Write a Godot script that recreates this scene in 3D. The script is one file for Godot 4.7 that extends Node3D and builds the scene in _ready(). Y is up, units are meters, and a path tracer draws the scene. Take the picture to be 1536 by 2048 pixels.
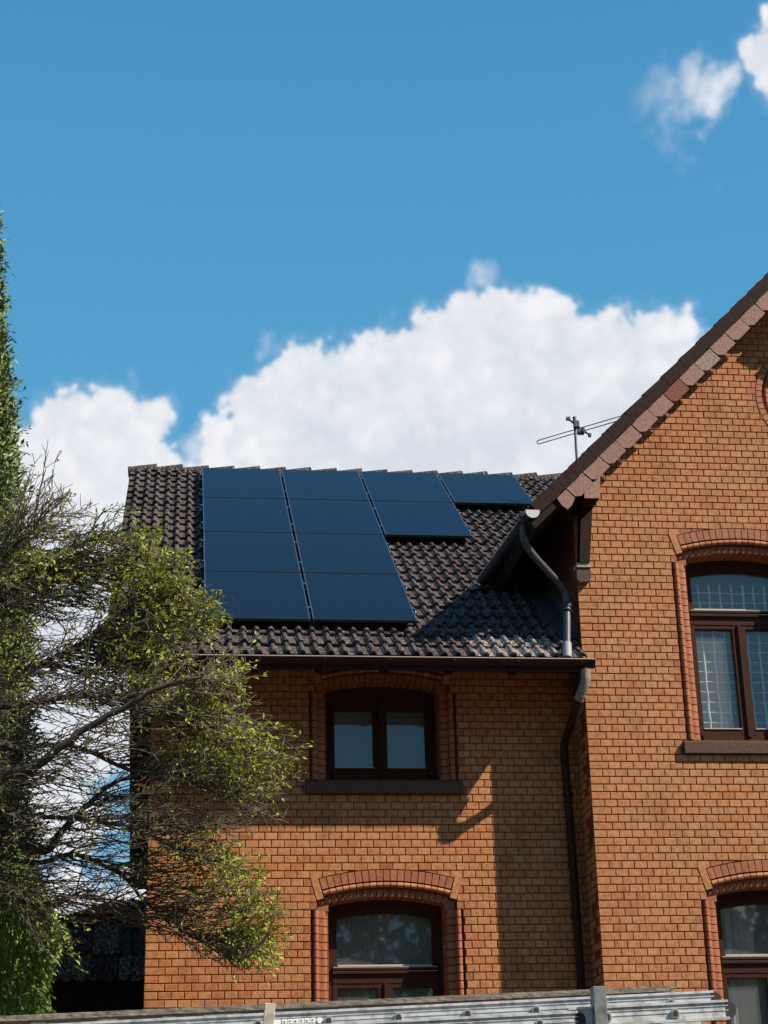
extends Node3D

# ---------------------------------------------------------------- measures (metres)
const COURSE := 0.07785
const MODULE := 0.13
const TOP := 7.525            # centre height of the reference brick course
const RECESS := -0.51         # the wing's wall stands this far behind the gable wall
const PITCH := 0.62657        # slope of the wing's roof
const LEFT := -4.454          # left end of the wing's wall
const APEX := 2.84

var rng := RandomNumberGenerator.new()
var mats := {}
var used := {}
var mesh_cache := {}


# ---------------------------------------------------------------- mesh builder
class MB:
	var v := PackedVector3Array()
	var n := PackedVector3Array()
	var ix := PackedInt32Array()

	func tri(a: Vector3, b: Vector3, c: Vector3) -> void:   # counter-clockwise seen from outside
		var m := (b - a).cross(c - a).normalized()
		var k := v.size()
		v.append_array(PackedVector3Array([a, b, c]))
		n.append_array(PackedVector3Array([m, m, m]))
		ix.append_array(PackedInt32Array([k, k + 2, k + 1]))

	func quad(a: Vector3, b: Vector3, c: Vector3, d: Vector3) -> void:
		var m := (c - a).cross(d - b).normalized()
		var k := v.size()
		v.append_array(PackedVector3Array([a, b, c, d]))
		n.append_array(PackedVector3Array([m, m, m, m]))
		ix.append_array(PackedInt32Array([k, k + 2, k + 1, k, k + 3, k + 2]))

	func quad_n(a: Vector3, b: Vector3, c: Vector3, d: Vector3, na: Vector3, nb: Vector3, nc: Vector3, nd: Vector3) -> void:
		var k := v.size()
		v.append_array(PackedVector3Array([a, b, c, d]))
		n.append_array(PackedVector3Array([na, nb, nc, nd]))
		if (c - a).cross(d - b).dot(na + nb + nc + nd) >= 0.0:
			ix.append_array(PackedInt32Array([k, k + 2, k + 1, k, k + 3, k + 2]))
		else:
			ix.append_array(PackedInt32Array([k, k + 1, k + 2, k, k + 2, k + 3]))

	func box(c: Vector3, s: Vector3, b := Basis.IDENTITY) -> void:
		var x := b.x * s.x * 0.5
		var y := b.y * s.y * 0.5
		var z := b.z * s.z * 0.5
		quad(c - x - y + z, c + x - y + z, c + x + y + z, c - x + y + z)
		quad(c + x - y - z, c - x - y - z, c - x + y - z, c + x + y - z)
		quad(c + x - y + z, c + x - y - z, c + x + y - z, c + x + y + z)
		quad(c - x - y - z, c - x - y + z, c - x + y + z, c - x + y - z)
		quad(c - x + y + z, c + x + y + z, c + x + y - z, c - x + y - z)
		quad(c - x - y - z, c + x - y - z, c + x - y + z, c - x - y + z)

	func bevel_box(c: Vector3, s: Vector3, e: float, b := Basis.IDENTITY) -> void:   # chamfered all round its front (+z) face
		var x := b.x * s.x * 0.5
		var y := b.y * s.y * 0.5
		var z := b.z * s.z * 0.5
		var ex := b.x * e
		var ey := b.y * e
		var ez := b.z * e
		var f := [c - x - y + z + ex + ey, c + x - y + z - ex + ey, c + x + y + z - ex - ey, c - x + y + z + ex - ey]
		var m := [c - x - y + z - ez, c + x - y + z - ez, c + x + y + z - ez, c - x + y + z - ez]
		var k := [c - x - y - z, c + x - y - z, c + x + y - z, c - x + y - z]
		quad(f[0], f[1], f[2], f[3])
		for i in 4:
			var j := (i + 1) % 4
			quad(m[i], m[j], f[j], f[i])
			quad(k[i], k[j], m[j], m[i])

	func prism(poly: PackedVector2Array, z0: float, z1: float, xf := Transform3D.IDENTITY) -> void:   # a flat outline given thickness along z
		var area := 0.0
		for i in poly.size():
			area += poly[i].cross(poly[(i + 1) % poly.size()])
		if area < 0.0:
			poly = poly.duplicate()
			poly.reverse()
		var t := Geometry2D.triangulate_polygon(poly)
		for i in range(0, t.size(), 3):
			var a := poly[t[i]]
			var b := poly[t[i + 1]]
			var c := poly[t[i + 2]]
			if (b - a).cross(c - a) < 0.0:
				var w := b
				b = c
				c = w
			tri(xf * Vector3(a.x, a.y, z1), xf * Vector3(b.x, b.y, z1), xf * Vector3(c.x, c.y, z1))
			tri(xf * Vector3(a.x, a.y, z0), xf * Vector3(c.x, c.y, z0), xf * Vector3(b.x, b.y, z0))
		for i in poly.size():
			var p := poly[i]
			var q := poly[(i + 1) % poly.size()]
			quad(xf * Vector3(p.x, p.y, z0), xf * Vector3(q.x, q.y, z0), xf * Vector3(q.x, q.y, z1), xf * Vector3(p.x, p.y, z1))

	func tube(p: PackedVector3Array, r: PackedFloat32Array, sides: int, caps := true) -> void:
		var up := Vector3.UP
		if absf((p[1] - p[0]).normalized().y) > 0.9:
			up = Vector3.RIGHT
		var first := v.size()
		for i in p.size():
			var d := (p[mini(i + 1, p.size() - 1)] - p[maxi(i - 1, 0)]).normalized()
			var s := up.cross(d).normalized()
			up = d.cross(s).normalized()
			for k in sides:
				var a := TAU * k / sides
				var o := s * cos(a) + up * sin(a)
				v.append(p[i] + o * r[i])
				n.append(o)
		for i in p.size() - 1:
			for k in sides:
				var a := first + i * sides + k
				var b := first + i * sides + (k + 1) % sides
				ix.append_array(PackedInt32Array([a, a + sides, b, b, a + sides, b + sides]))
		if caps:
			for e in [0, p.size() - 1]:
				var m: Vector3 = (p[0] - p[1]).normalized() if e == 0 else (p[e] - p[e - 1]).normalized()
				var base: int = first + e * sides
				for k in range(1, sides - 1):
					var a := v[base]
					var b := v[base + k]
					var c := v[base + k + 1]
					if (b - a).cross(c - a).dot(m) < 0.0:
						tri(a, c, b)
					else:
						tri(a, b, c)

	func add(o: MB, xf: Transform3D) -> void:
		var k := v.size()
		v.append_array(xf * o.v)
		var rot := Transform3D(xf.basis, Vector3.ZERO)
		n.append_array(rot * o.n)
		for i in o.ix:
			ix.append(i + k)

	func arrays() -> Array:
		var a := []
		a.resize(Mesh.ARRAY_MAX)
		a[Mesh.ARRAY_VERTEX] = v
		a[Mesh.ARRAY_NORMAL] = n
		a[Mesh.ARRAY_INDEX] = ix
		return a

	func mesh(m: Material) -> ArrayMesh:
		var am := ArrayMesh.new()
		am.add_surface_from_arrays(Mesh.PRIMITIVE_TRIANGLES, arrays())
		am.surface_set_material(0, m)
		return am


# ---------------------------------------------------------------- nodes
func numbered(called: String) -> String:
	var k: int = used.get(called, 0)
	used[called] = k + 1
	return called if k == 0 else "%s_%03d" % [called, k]


func put(called: String, m: Mesh, parent: Node = self, xf := Transform3D.IDENTITY) -> MeshInstance3D:
	var o := MeshInstance3D.new()
	o.mesh = m
	o.name = numbered(called)
	o.transform = xf
	parent.add_child(o, true)
	return o


func tag(o: Node, label: String, category: String, group := "") -> void:
	o.set_meta("label", label)
	o.set_meta("category", category)
	if group:
		o.set_meta("group", group)


func thing(called: String, label: String, category: String, at := Vector3.ZERO, group := "") -> Node3D:
	var o := Node3D.new()
	o.name = numbered(called)
	o.position = at
	add_child(o, true)
	tag(o, label, category, group)
	return o


func multi(called: String, parts: Array, mlist: Array, parent: Node) -> MeshInstance3D:   # one mesh, a surface for each material
	var am := ArrayMesh.new()
	for i in parts.size():
		if parts[i].v.size():
			am.add_surface_from_arrays(Mesh.PRIMITIVE_TRIANGLES, parts[i].arrays())
			am.surface_set_material(am.get_surface_count() - 1, mlist[i])
	return put(called, am, parent)


# ---------------------------------------------------------------- materials
func noise_tex(sd: int, freq: float, ramp: Array, octaves := 4, size := 512, bump := false) -> NoiseTexture2D:
	var f := FastNoiseLite.new()
	f.seed = sd
	f.frequency = freq
	f.fractal_octaves = octaves
	f.noise_type = FastNoiseLite.TYPE_SIMPLEX_SMOOTH
	var t := NoiseTexture2D.new()
	t.width = size
	t.height = size
	t.seamless = true
	t.noise = f
	if bump:
		t.as_normal_map = true
		t.bump_strength = 6.0
	elif ramp.size():
		var g := Gradient.new()
		var offs := PackedFloat32Array()
		var cols := PackedColorArray()
		for e in ramp:
			offs.append(e[0])
			cols.append(e[1])
		g.offsets = offs
		g.colors = cols
		t.color_ramp = g
	return t


func srgb(r: float, g: float, b: float) -> Color:   # a real-world base colour
	return Color(r, g, b).linear_to_srgb()


func mat(key: String, c: Color, rough: float, tex: Texture2D = null, scale := 1.0, nrm: Texture2D = null, nscale := 1.0, metal := 0.0) -> StandardMaterial3D:
	var m := StandardMaterial3D.new()
	m.resource_name = key
	m.albedo_color = c
	m.roughness = rough
	m.metallic = metal
	if tex:
		m.albedo_texture = tex
	if nrm:
		m.normal_enabled = true
		m.normal_texture = nrm
		m.normal_scale = nscale
	if tex or nrm:
		m.uv1_triplanar = true
		m.uv1_world_triplanar = true
		m.uv1_scale = Vector3.ONE * scale
	mats[key] = m
	return m


func grey(v: float) -> Color:
	return Color(v, v, v)


func make_materials() -> void:
	var grain := noise_tex(3, 0.02, [[0.0, grey(0.80)], [0.35, grey(0.92)], [0.6, grey(1.0)], [1.0, grey(1.0)]], 4)
	var rough := noise_tex(8, 0.06, [], 4, 512, true)
	var stain := noise_tex(17, 0.012, [[0.0, grey(0.84)], [0.22, grey(0.95)], [0.40, grey(1.0)], [1.0, grey(1.0)]], 5)
	var tones := [[0.440, 0.182, 0.069], [0.460, 0.202, 0.083], [0.420, 0.162, 0.056], [0.444, 0.179, 0.066], [0.395, 0.158, 0.060], [0.430, 0.186, 0.076], [0.425, 0.156, 0.054], [0.398, 0.138, 0.046]]
	for i in tones.size():
		mat("brick_%d" % i, srgb(tones[i][0], tones[i][1], tones[i][2]), 0.82, grain, 1.3, rough, 0.22)
		var bm: StandardMaterial3D = mats["brick_%d" % i]
		bm.detail_enabled = true
		bm.detail_blend_mode = BaseMaterial3D.BLEND_MODE_MUL
		bm.detail_albedo = stain
		bm.detail_uv_layer = BaseMaterial3D.DETAIL_UV_2
		bm.uv2_triplanar = true
		bm.uv2_world_triplanar = true
		bm.uv2_scale = Vector3(0.30, 0.16, 0.30)
	var reds := [[0.325, 0.102, 0.038], [0.350, 0.116, 0.045], [0.300, 0.092, 0.034]]
	for i in reds.size():
		mat("red_%d" % i, srgb(reds[i][0], reds[i][1], reds[i][2]), 0.7, grain, 1.7, rough, 0.25)
	mat("shaded_brick", srgb(0.105, 0.045, 0.028), 0.9, grain, 1.3, rough, 0.4)  # brick darkened to paint in the deep shade on the upper return wall
	mat("groove", srgb(0.130, 0.036, 0.012), 0.95, grain, 2.0)
	mat("mortar", srgb(0.180, 0.053, 0.015), 0.95, grain, 2.0)
	mat("inner_wall", srgb(0.25, 0.23, 0.20), 0.9)
	# concrete roof tiles, weathered, with pale lichen
	for i in 4:
		var base: float = [0.042, 0.050, 0.036, 0.057][i]
		var t := noise_tex(40 + i, 0.018, [[0.0, srgb(base * 0.62, base * 0.46, base * 0.51)], [0.38, srgb(base * 1.05, base * 0.80, base * 0.85)], [0.56, srgb(base * 1.4, base * 1.10, base * 1.14)], [0.65, srgb(base * 1.9, base * 1.58, base * 1.58)], [0.71, srgb(0.20, 0.18, 0.17)], [1.0, srgb(0.30, 0.27, 0.26)]], 5)
		mat("tile_%d" % i, Color.WHITE, 1.0, t, 1.9 + 0.23 * i, rough, 1.0)
	var pale := noise_tex(51, 0.020, [[0.0, srgb(0.05, 0.043, 0.042)], [0.50, srgb(0.070, 0.060, 0.058)], [0.58, srgb(0.36, 0.31, 0.30)], [1.0, srgb(0.55, 0.48, 0.47)]], 5)
	mat("tile_pale", Color.WHITE, 0.9, pale, 2.3, rough, 1.0)
	mat("flange", srgb(0.036, 0.018, 0.017), 0.8, noise_tex(61, 0.02, [[0.0, grey(0.6)], [0.6, grey(1.0)], [1.0, grey(1.0)]]), 2.0, rough, 0.7)
	# the verge's hung tiles: reddish low down, lichen grey higher up
	mat("fascia_0", srgb(0.360, 0.195, 0.155), 0.85, noise_tex(71, 0.02, [[0.0, grey(0.75)], [0.5, grey(0.95)], [1.0, grey(1.0)]]), 2.0, rough, 0.4)
	mat("fascia_1", Color.WHITE, 0.9, noise_tex(72, 0.025, [[0.0, srgb(0.19, 0.09, 0.07)], [0.36, srgb(0.30, 0.165, 0.130)], [0.60, srgb(0.34, 0.205, 0.165)], [1.0, srgb(0.37, 0.27, 0.22)]], 5), 2.2, rough, 0.6)
	mat("fascia_2", Color.WHITE, 0.9, noise_tex(73, 0.025, [[0.0, srgb(0.15, 0.085, 0.065)], [0.34, srgb(0.29, 0.185, 0.145)], [0.55, srgb(0.36, 0.255, 0.210)], [1.0, srgb(0.40, 0.32, 0.27)]], 5), 2.2, rough, 0.6)
	mat("fascia_3", srgb(0.28, 0.095, 0.065), 0.85, noise_tex(74, 0.03, [[0.0, grey(0.55)], [0.45, grey(0.9)], [1.0, grey(1.0)]]), 2.2, rough, 0.6)
	var wood_grain := noise_tex(81, 0.03, [[0.0, grey(0.55)], [0.5, grey(0.9)], [1.0, grey(1.0)]])
	mat("frame_wood", srgb(0.060, 0.021, 0.013), 0.7, wood_grain, 3.0)
	mat("drip", srgb(0.42, 0.36, 0.31), 0.5)
	mat("dark_wood", srgb(0.030, 0.018, 0.016), 0.8, wood_grain, 2.0)
	mat("sill_stone", srgb(0.120, 0.064, 0.046), 0.85, noise_tex(91, 0.03, [[0.0, grey(0.45)], [0.5, grey(0.85)], [1.0, grey(1.0)]], 5), 2.5, rough, 0.7)
	mat("stone_cap", srgb(0.38, 0.31, 0.26), 0.9, grain, 2.0)
	mat("gutter_paint", srgb(0.034, 0.015, 0.012), 0.6)
	mat("gutter_lip", srgb(0.34, 0.24, 0.21), 0.45)
	mat("zinc", srgb(0.055, 0.060, 0.068), 0.5, noise_tex(95, 0.03, [[0.0, grey(0.7)], [0.6, grey(1.0)], [1.0, grey(1.0)]]), 2.0, null, 1.0, 0.35)
	mat("zinc_dark", srgb(0.040, 0.045, 0.055), 0.5, noise_tex(96, 0.03, [[0.0, grey(0.6)], [0.6, grey(1.0)], [1.0, grey(1.0)]]), 2.0)
	mat("white_plastic", srgb(0.52, 0.52, 0.53), 0.6)
	mat("pale_zinc", srgb(0.24, 0.25, 0.27), 0.6)
	mat("flaking", Color.WHITE, 0.8, noise_tex(97, 0.05, [[0.0, srgb(0.05, 0.03, 0.025)], [0.55, srgb(0.10, 0.06, 0.045)], [0.62, srgb(0.42, 0.37, 0.33)], [1.0, srgb(0.66, 0.62, 0.60)]], 3), 4.0)
	mat("lead", srgb(0.060, 0.068, 0.085), 0.6, grain, 2.0)
	for k in ["frame_wood", "dark_wood", "gutter_paint", "flange", "tile_0", "tile_1", "tile_2", "tile_3", "tile_pale", "zinc_dark", "lead", "shaded_brick", "mortar", "groove"]:
		mats[k].metallic_specular = 0.12 if k.begins_with("tile") else 0.25
	# glass
	var g := mat("glass", Color(0.9, 0.95, 0.93, 0.06), 0.02)
	g.transparency = BaseMaterial3D.TRANSPARENCY_ALPHA
	g.metallic_specular = 0.7
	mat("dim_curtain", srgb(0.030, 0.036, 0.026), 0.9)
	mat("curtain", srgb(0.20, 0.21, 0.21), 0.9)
	mats["curtain"].backlight_enabled = true
	mats["curtain"].backlight = Color(0.3, 0.3, 0.3)
	mat("blind", srgb(0.10, 0.11, 0.12), 0.9)
	mat("sky_tint", srgb(0.075, 0.090, 0.115), 0.9)
	mat("lattice", srgb(0.42, 0.48, 0.50), 0.9)
	# solar panels
	mat("cell_glass", Color.WHITE, 0.09)
	mats["cell_glass"].metallic_specular = 0.21
	mats["cell_glass"].albedo_texture = cell_texture()
	mats["cell_glass"].uv1_triplanar = true
	mats["cell_glass"].uv1_scale = Vector3(1.0 / 1.104, 1.0 / 1.104, 1.0 / 1.104)
	mat("panel_end", srgb(0.012, 0.014, 0.018), 0.5)  # frame ends coloured near-black to paint the shaded gaps between rows
	mat("panel_frame", srgb(0.13, 0.16, 0.21), 0.38, null, 1.0, null, 1.0, 0.8)
	mat("aluminium", srgb(0.60, 0.61, 0.62), 0.45, noise_tex(98, 0.01, [[0.0, grey(0.75)], [0.6, grey(1.0)], [1.0, grey(1.0)]]), 3.0, null, 1.0, 0.30)
	mat("aluminium_bright", srgb(0.62, 0.63, 0.64), 0.32, null, 1.0, null, 1.0, 0.7)
	mat("rubber", srgb(0.02, 0.02, 0.021), 0.7)
	mat("steel", srgb(0.20, 0.22, 0.225), 0.5, noise_tex(99, 0.012, [[0.0, grey(0.7)], [0.6, grey(1.0)], [1.0, grey(1.0)]], 3), 2.0, null, 1.0, 0.3)
	mat("old_plank", Color.WHITE, 0.95, noise_tex(101, 0.03, [[0.0, srgb(0.09, 0.072, 0.055)], [0.5, srgb(0.18, 0.15, 0.12)], [1.0, srgb(0.27, 0.23, 0.19)]], 5), 4.0, rough, 1.0)
	mats["old_plank"].uv1_scale = Vector3(0.5, 3.0, 3.0)
	mats["old_plank"].normal_scale = 0.4
	mat("fresh_wood", srgb(0.50, 0.43, 0.36), 0.85, noise_tex(103, 0.012, [[0.0, grey(0.75)], [0.6, grey(1.0)], [1.0, grey(1.0)]], 3), 2.0)
	mat("sticker", srgb(0.78, 0.79, 0.79), 0.6)
	mat("ink", srgb(0.03, 0.03, 0.035), 0.7)
	mat("antenna", srgb(0.055, 0.060, 0.072), 0.5)
	mat("antenna_rod", srgb(0.36, 0.37, 0.37), 0.4, null, 1.0, null, 1.0, 0.4)
	mat("limb_bark", srgb(0.070, 0.052, 0.042), 0.95, noise_tex(113, 0.05, [[0.0, grey(0.5)], [0.6, grey(1.0)], [1.0, grey(1.0)]]), 6.0)
	mat("bark", srgb(0.14, 0.105, 0.080), 0.95, noise_tex(111, 0.05, [[0.0, grey(0.5)], [0.6, grey(1.0)], [1.0, grey(1.0)]]), 6.0, rough, 1.0)
	for k in [["leaf_spring", 0.75], ["leaf_dark", 0.25], ["leaf_bush", 0.40]]:
		var m := mat(k[0], Color.WHITE, 0.55)
		m.vertex_color_use_as_albedo = true
		m.backlight_enabled = true
		m.backlight = Color(k[1], k[1], k[1] * 0.5)
	mat("ground", srgb(0.105, 0.078, 0.046), 0.95, noise_tex(121, 0.02, [[0.0, grey(0.5)], [0.6, grey(1.0)], [1.0, grey(1.0)]]), 0.3)


func cell_texture() -> ImageTexture:   # near-black cells with hair-fine busbars
	var n := 1024
	var im := Image.create(n, n, false, Image.FORMAT_RGB8)
	im.fill(srgb(0.0045, 0.0075, 0.020))
	for k in 6:
		for b in 9:
			var x := int((k + (b + 0.5) / 9.0) * n / 6.0)
			im.fill_rect(Rect2i(x, 0, 1, n), srgb(0.017, 0.026, 0.042))
		im.fill_rect(Rect2i(int(k * n / 6.0), 0, 2, n), srgb(0.014, 0.021, 0.036))
		im.fill_rect(Rect2i(0, int(k * n / 6.0), n, 2), srgb(0.002, 0.004, 0.009))
	return ImageTexture.create_from_image(im)


# ---------------------------------------------------------------- sky
func sky_light(el: float) -> Color:
	var t := clampf(el / 90.0, 0.0, 1.0)
	var horizon := Color(0.160, 0.325, 0.450)
	var mid := Color(0.067, 0.243, 0.408)
	var high := Color(0.042, 0.180, 0.345)
	var zenith := Color(0.026, 0.125, 0.280)
	if t < 0.22:
		return horizon.lerp(mid, smoothstep(-0.04, 0.22, t))
	if t < 0.42:
		return mid.lerp(high, (t - 0.22) / 0.20)
	return high.lerp(zenith, (t - 0.42) / 0.58)


func make_sky() -> PanoramaSkyMaterial:
	var bill := FastNoiseLite.new()
	bill.seed = 21
	bill.frequency = 7.0
	bill.fractal_octaves = 7
	bill.fractal_gain = 0.55
	bill.noise_type = FastNoiseLite.TYPE_SIMPLEX_SMOOTH
	var big := FastNoiseLite.new()
	big.seed = 5
	big.frequency = 1.7
	big.fractal_octaves = 3
	big.noise_type = FastNoiseLite.TYPE_SIMPLEX_SMOOTH
	# heaps of cumulus: azimuth, elevation, radius in degrees
	var heaps := PackedFloat32Array([3.31, 24.60, 1.85, 2.23, 25.08, 1.01, 4.21, 25.25, 1.85, 4.74, 23.78, 3.03, 5.84, 25.24, 1.85, 7.30, 25.70, 1.85, 8.58, 25.99, 1.85, 9.50, 26.28, 2.02, 10.2, 27.6, 1.1, 11.2, 28.0, 0.75, 9.5, 27.2, 1.1, 11.9, 27.4, 1.1, 13.3, 27.3, 1.0, 11.33, 26.52, 1.85,
		12.78, 26.60, 1.52, 13.65, 26.05, 1.69, 15.27, 26.10, 1.69, 16.49, 25.83, 1.69, 17.66, 25.08, 1.52, 18.99, 24.46, 1.85, 20.85, 24.10, 2.36, 8.49, 23.70, 3.37, 12.07, 23.87, 3.71, 15.59, 23.64, 3.71, 19.73, 21.81, 3.71, 1.53, 23.61, 1.01,
		-4.28, 24.07, 1.26, -2.54, 24.15, 1.43, -1.49, 24.35, 1.01, -4.70, 22.28, 2.19, -2.98, 22.19, 2.53, -1.26, 22.57, 1.35, -3.72, 19.74, 3.71, -0.68, 20.48, 2.70, -5.11, 17.60, 3.37, -1.94, 17.21, 2.4, -4.29, 14.44, 2.9, -1.2, 14.0, 1.3, -3.4, 11.4, 1.3])
	heaps.append_array(PackedFloat32Array([-8.97, 22.97, 3.03, -8.59, 18.23, 4.38, -7.02, 12.02, 2.02, 5.73, 19.35, 5.06, 12.64, 19.11, 5.06, 19.20, 17.03, 5.06, -0.85, 8.06, 2.19, -3.22, 8.21, 1.85, 5.63, 13.67, 3.71, 13.82, 11.79, 4.38,
		22.7, 35.1, 1.1, 21.8, 34.9, 1.0, 22.4, 34.0, 1.0, 24.2, 34.6, 1.6, 26.0, 24.0, 3.5, 30.0, 22.0, 4.0]))
	var thin := PackedFloat32Array([22.4, 34.8, 2.0, 20.9, 34.7, 1.0, 0.9, 22.8, 1.2, 0.3, 23.4, 0.9, 22.8, 33.6, 1.3, 17.8, 34.0, 2.2, 19.2, 34.3, 1.6, 10.7, 28.7, 1.5, 1.2, 24.0, 1.1, -3.0, 12.0, 2.6, -2.2, 9.0, 2.4, -4.5, 10.0, 2.0, -1.6, 14.5, 1.6, 10.5, 27.4, 1.3, 2.6, 26.6, 0.7])
	var W := 4096
	var H := 2048
	var low := Image.create(512, 256, false, Image.FORMAT_RGBAF)
	for y in 256:
		var el := 90.0 - (y + 0.5) / 256.0 * 180.0
		for x in 512:
			var az := (x + 0.5) / 512.0 * 360.0
			if az > 180.0:
				az -= 360.0
			low.set_pixel(x, y, sky_at(az, el, heaps, thin, bill, big, false))
	low.resize(W, H, Image.INTERPOLATE_CUBIC)
	for y in range(int((90.0 - 44.0) / 180.0 * H), int((90.0 - 1.0) / 180.0 * H)):
		var el := 90.0 - (y + 0.5) / H * 180.0
		for i in range(-205, 375):
			var az := (i + 0.5) / W * 360.0
			var c := sky_at(az, el, heaps, thin, bill, big, true)
			var x := posmod(i, W)
			var f := minf(minf((i + 205) / 30.0, (374 - i) / 30.0), (44.0 - el) / 3.0)
			low.set_pixel(x, y, c if f >= 1.0 else low.get_pixel(x, y).lerp(c, clampf(f, 0.0, 1.0)))
	var p := PanoramaSkyMaterial.new()
	p.panorama = ImageTexture.create_from_image(low)
	return p


func sky_at(az: float, el: float, heaps: PackedFloat32Array, thin: PackedFloat32Array, bill: FastNoiseLite, big: FastNoiseLite, fine: bool) -> Color:
	var base := sky_light(maxf(el, 0.0))
	if el < -2.0 or el > 62.0:
		return base
	var ce := cos(deg_to_rad(el))
	var d := Vector3(sin(deg_to_rad(az)) * ce, sin(deg_to_rad(el)), -cos(deg_to_rad(az)) * ce)
	var dens := -9.0
	var veil := -9.0
	if az > -18.0 and az < 36.0:
		for k in range(0, heaps.size(), 3):
			var dx := (az - heaps[k]) * ce
			var dy := el - heaps[k + 1]
			var r := heaps[k + 2]
			if absf(dx) < r * 1.8 and absf(dy) < r * 1.8:
				dens = maxf(dens, (1.0 - sqrt(dx * dx + dy * dy) / r) * clampf(0.35 + r * 0.22, 0.4, 1.0))
		for k in range(0, thin.size(), 3):
			var dx := (az - thin[k]) * ce
			var dy := el - thin[k + 1]
			var r := thin[k + 2]
			if absf(dx) < r * 1.5 and absf(dy) < r * 1.5:
				veil = maxf(veil, 1.0 - sqrt(dx * dx + dy * dy) / r)
	if az < -11.0 or az > 25.0 or not fine:
		var g := big.get_noise_3d(d.x, d.y * 2.2, d.z) * 1.5 - 0.22 - absf(el - 20.0) / 45.0
		var away := clampf(maxf(-11.0 - az, az - 25.0) / 8.0, 0.0, 1.0)
		if away > 0.0:
			dens = maxf(dens, g * 2.0 - (1.0 - away) * 2.0)
	if dens < -1.2 and veil < -0.6:
		return base
	var b := bill.get_noise_3dv(d)
	var b2 := absf(bill.get_noise_3d(d.x * 2.1 + 7.0, d.y * 2.1, d.z * 2.1))
	var b3 := absf(bill.get_noise_3d(d.x * 5.3, d.y * 5.3 + 3.0, d.z * 5.3))
	var puff := b2 * 0.85 + b3 * 0.60 - 0.28
	var edge := dens + b * 0.30 + puff * 0.60
	var a := 0.70 * smoothstep(-0.03, 0.08, edge) + 0.30 * smoothstep(-0.22, 0.25, edge)
	var lit := clampf(0.74 + b * 0.6 + puff * 1.2 - maxf(0.0, dens - 0.15) * 0.55, 0.0, 1.0)
	var cloud := Color(0.425, 0.455, 0.505).lerp(Color(0.570, 0.575, 0.590), lit)
	var v := (0.90 if az > 20.2 else 0.90 * smoothstep(16.0, 20.6, az) if az > 16.0 else 0.62) * smoothstep(0.02, 0.95, veil + b * 1.2 + puff * 1.2)
	a = maxf(a, v)
	return base.lerp(cloud, a)


# ---------------------------------------------------------------- brickwork
func window_cut(xc: float, crown: float, bottom: float) -> PackedVector2Array:   # all that a window's surround takes out of the field of bricks
	var p := PackedVector2Array([Vector2(xc - 0.774, bottom), Vector2(xc + 0.774, bottom), Vector2(xc + 0.774, crown - 0.396), Vector2(xc + 0.712, crown - 0.396), Vector2(xc + 0.712, crown - 0.30), Vector2(xc + 0.772, crown - 0.083)])
	for i in 11:
		var a := deg_to_rad(15.2 - 30.4 * i / 10.0)
		p.append(Vector2(xc + 2.662 * sin(a), crown - 2.65 + 2.662 * cos(a)))
	p.append_array(PackedVector2Array([Vector2(xc - 0.772, crown - 0.083), Vector2(xc - 0.712, crown - 0.30), Vector2(xc - 0.712, crown - 0.396), Vector2(xc - 0.774, crown - 0.396)]))
	return p


func sill_cut(xc: float, top: float) -> PackedVector2Array:
	return PackedVector2Array([Vector2(xc - 0.82, top - 0.156), Vector2(xc + 0.82, top - 0.156), Vector2(xc + 0.82, top + 0.004), Vector2(xc - 0.82, top + 0.004)])


func disc(c: Vector2, r: float, n := 28) -> PackedVector2Array:
	var p := PackedVector2Array()
	for i in n:
		p.append(c + Vector2(cos(TAU * i / n), sin(TAU * i / n)) * r)
	return p


func bounds(p: PackedVector2Array) -> Rect2:
	var r := Rect2(p[0], Vector2.ZERO)
	for q in p:
		r = r.expand(q)
	return r


func poly_area(p: PackedVector2Array) -> float:
	var a := 0.0
	for i in p.size():
		a += p[i].cross(p[(i + 1) % p.size()])
	return a * 0.5


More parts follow.
